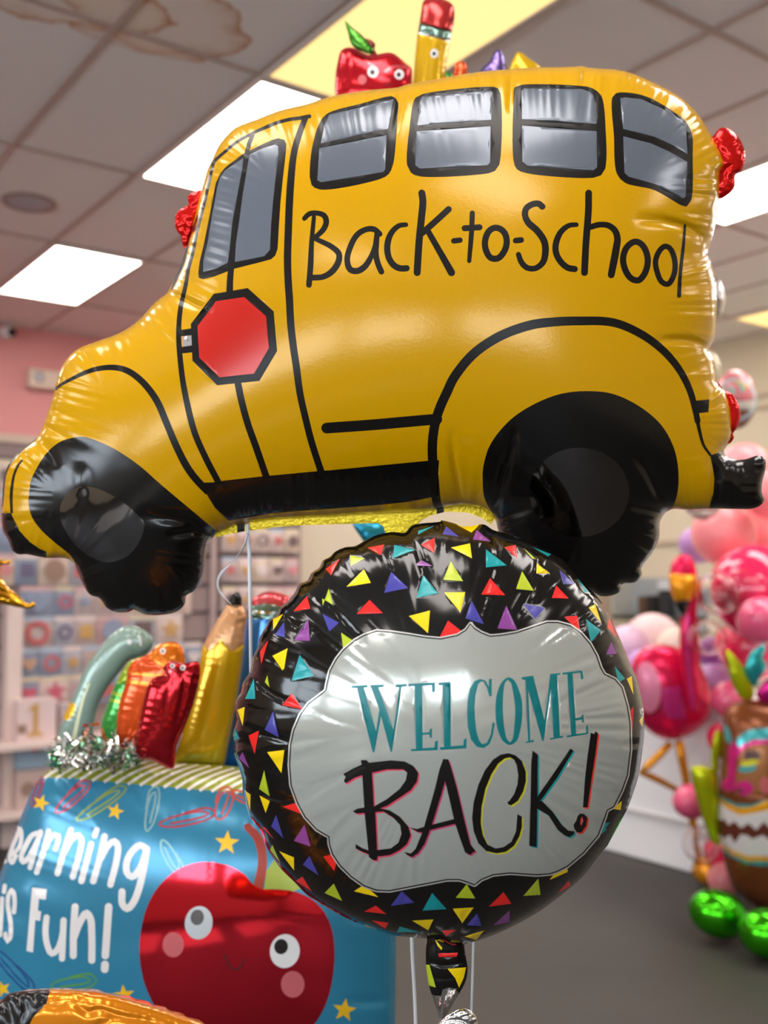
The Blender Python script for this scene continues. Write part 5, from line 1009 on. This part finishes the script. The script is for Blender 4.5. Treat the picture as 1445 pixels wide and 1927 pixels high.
def motif(shape, cx_, cz_, r, y):
    if shape == 'star': p = [(cx_+a, cz_-b_) for a, b_ in star(0, 0, r*1.1)]
    elif shape == 'heart': p = [(cx_+r*.062*16*math.sin(q)**3, cz_+r*.062*(13*math.cos(q)-5*math.cos(2*q)-2*math.cos(3*q)-math.cos(4*q))) for q in np.linspace(0, 2*math.pi, 24, endpoint=False)]
    elif shape == 'square': p = [(cx_-r*.85, cz_-r*.85), (cx_+r*.85, cz_-r*.85), (cx_+r*.85, cz_+r*.85), (cx_-r*.85, cz_+r*.85)]
    elif shape == 'figure one': p = [(cx_+a*r, cz_+b_*r) for a, b_ in ((-.5,-1.1),(.5,-1.1),(.5,-.85),(.2,-.8),(.2,1.1),(-.1,1.1),(-.45,.75),(-.4,.6),(-.15,.7),(-.15,-.8),(-.5,-.85))]
    else: p = [(cx_+r*math.cos(q), cz_+r*math.sin(q)) for q in np.linspace(0, 2*math.pi, 24, endpoint=False)]
    n = len(p); ca = sum(a for a, _ in p)/n; cb = sum(b_ for _, b_ in p)/n
    V = [(a, y, b_) for a, b_ in p]+[(a, y-.004, b_) for a, b_ in p]
    F = [tuple(range(n, 2*n))[::-1]]+[(i, (i+1) % n, n+(i+1) % n, n+i) for i in range(n)]
    if shape == 'ring':
        V += [(cx_+.6*r*math.cos(q), y-.004, cz_+.6*r*math.sin(q)) for q in np.linspace(0, 2*math.pi, 24, endpoint=False)]
        F = [(n+i, 2*n+i, 2*n+(i+1) % n, n+(i+1) % n) for i in range(n)]+[(i, (i+1) % n, n+(i+1) % n, n+i) for i in range(n)]
    return V, F
cmesh = {}
def packet(x, z, wd, ht, pc, mc, sh, label, group, y=RY-.026, big=1.0):
    lean = random.uniform(-.03, .03)
    key = (round(wd, 3), round(ht, 3))
    t = thing('balloon_packet', label, 'packet', (x, y, z-ht), group)
    n1, n2 = 5, 6; V = []; F = []
    for j in range(n2):
        for i in range(n1):
            a, b_ = i/(n1-1)-.5, j/(n2-1); q = .020*(1-(2*a)**2)*math.sin(math.pi*min(b_*1.15, 1))
            V.append((x+a*wd+lean*(b_-1)*ht*.5, y-.004-q*(.7+.6*random.random()), z-ht+b_*ht*.86))
    o_ = len(V); V += [(v[0], y, v[2]) for v in V]
    for j in range(n2-1):
        for i in range(n1-1):
            k_ = j*n1+i; F.append((k_, k_+1, k_+n1+1, k_+n1)); F.append((o_+k_, o_+k_+n1, o_+k_+n1+1, o_+k_+1))
    mesh_obj('pouch', V, F, POUCH[pc], None, t, True)
    MB().box((x-wd/2, y-.006, z-ht*.16), (x+wd/2, y, z)).build('header_card', mat('header_%d' % (mc % 4), ((222,204,198), (206,170,170), (180,190,206), (214,198,170))[mc % 4], rough=.5), t)
    V, F = motif(sh, x, z-ht*.52, wd*.36*big, y-.026); mesh_obj('motif', V, F, mat('motif_%d' % mc, tuple(int(q*.6+w_*.4) for q, w_ in zip(MOT[mc][1], (196, 168, 164))), rough=.35, metal=.1), None, t, False)
rows_named = ['topmost', 'second', 'third', 'fourth', 'fifth', 'sixth', 'seventh', 'eighth', 'lowest']
xv0, xv1 = rk(-15, 1100)[0], xm-.04
shown = lambda u, v: 0 <= u < 560 and 830 < v < 1420
for r_i, z in enumerate(ZR):
    px_ = rk(17, 1200)[0]
    x = xv0 if z-.21 > rk(20, 1128)[2] else px_+.05
    k_ = 0
    while x < xv1-.05:
        wd = random.choice((.105, .115, .12, .135, .18, .20)); ht = .182
        xx = x+wd/2
        if xx+wd/2 > xv1: break
        pu = np.array([xx, RY, z-.08])-CAM; w_ = pu@FW; u, v = CX+FPX*(pu@RT)/w_, CY-FPX*(pu@UP)/w_
        if (v < 985 and u > 24) or (v > 1235 and u > 330) or (v > 1300 and u > 130 and u < 380):   # nothing of these spots is ever seen past the balloons
            x += wd+.005; k_ += 1; continue
        pc, mc, sh = random.randrange(6), random.randrange(10), random.choice(SHP[:5])
        packet(xx, z-.012, wd, ht, pc, mc, sh, f'{PCN[pc]} packet with {MOT[mc][0]} {sh}, {ORD[min(k_, 15)]} from the left edge on the {rows_named[r_i]} rack rod', 'packets on the wide rack bay')
        x += wd+.005; k_ += 1
x0r = xm+.06
for r_i, z in enumerate(ZR2):
    for k_ in range(5):
        x = x0r+k_*(xr-.03-x0r)/5+.055
        pu = np.array([x, RY, z-.08])-CAM; w_ = pu@FW; v = CY-FPX*(pu@UP)/w_
        if v < 990: continue
        pc, mc, sh = random.choice((0, 0, 1, 3)), random.choice((0, 0, 1, 2, 3, 9, 8)), random.choice(('star', 'heart', 'disc', 'ring', 'heart'))
        packet(x, z-.012, .112, .165, pc, mc, sh, f'{PCN[pc]} packet with {MOT[mc][0]} {sh}, {ORD[k_]} in the narrow right rack bay, {rows_named[r_i]} row', 'packets on the narrow rack bay')
# boxed goods on the two shelves
zs1 = rk(60, 1396, RY-.2)[2]+.005; zs2 = rk(60, 1522, RY-.2)[2]+.005
def boxed(u0, u1, z, ht, colr, label, art=None):
    xa, xb = rk(u0, 1380, RY-.2)[0], rk(u1, 1380, RY-.2)[0]
    t = thing('product_box', label, 'box', ((xa+xb)/2, RY-.15, z), 'boxes on the rack shelves')
    bevel(MB().box((xa, RY-.2, z), (xb, RY-.06, z+ht)).build('carton', mat('carton_%d_%d_%d' % colr, colr, rough=.5), t), .004)
    for sh, fx, fz, r, mc in art or ():
        V, F = motif(sh, xa+(xb-xa)*fx, z+ht*fz, r, RY-.2); mesh_obj('picture', V, F, mat('motif_%d' % mc, tuple(int(q*.6+w_*.4) for q, w_ in zip(MOT[mc][1], (196, 168, 164))), rough=.35, metal=.1), None, t, False)
boxed(32, 106, zs1, .235, (222, 198, 196), 'wide white box with a gold number one on the upper rack shelf', [('figure one', .45, .5, .085, 0), ('square', .12, .3, .03, 9)])
boxed(112, 140, zs1, .2, (190, 170, 170), 'narrow grey box right of the gold number box on the upper shelf', [('disc', .5, .5, .03, 7)])
boxed(34, 100, zs2+.22, .0001+.16, (150, 172, 190), 'pale blue box with an orange band stacked on the lower rack shelf', [('square', .5, .75, .03, 2)])
boxed(33, 104, zs2, .215, (196, 172, 164), 'pinkish brown box under the pale blue one on the lower rack shelf', [('disc', .3, .5, .04, 9), ('square', .7, .5, .04, 8)])
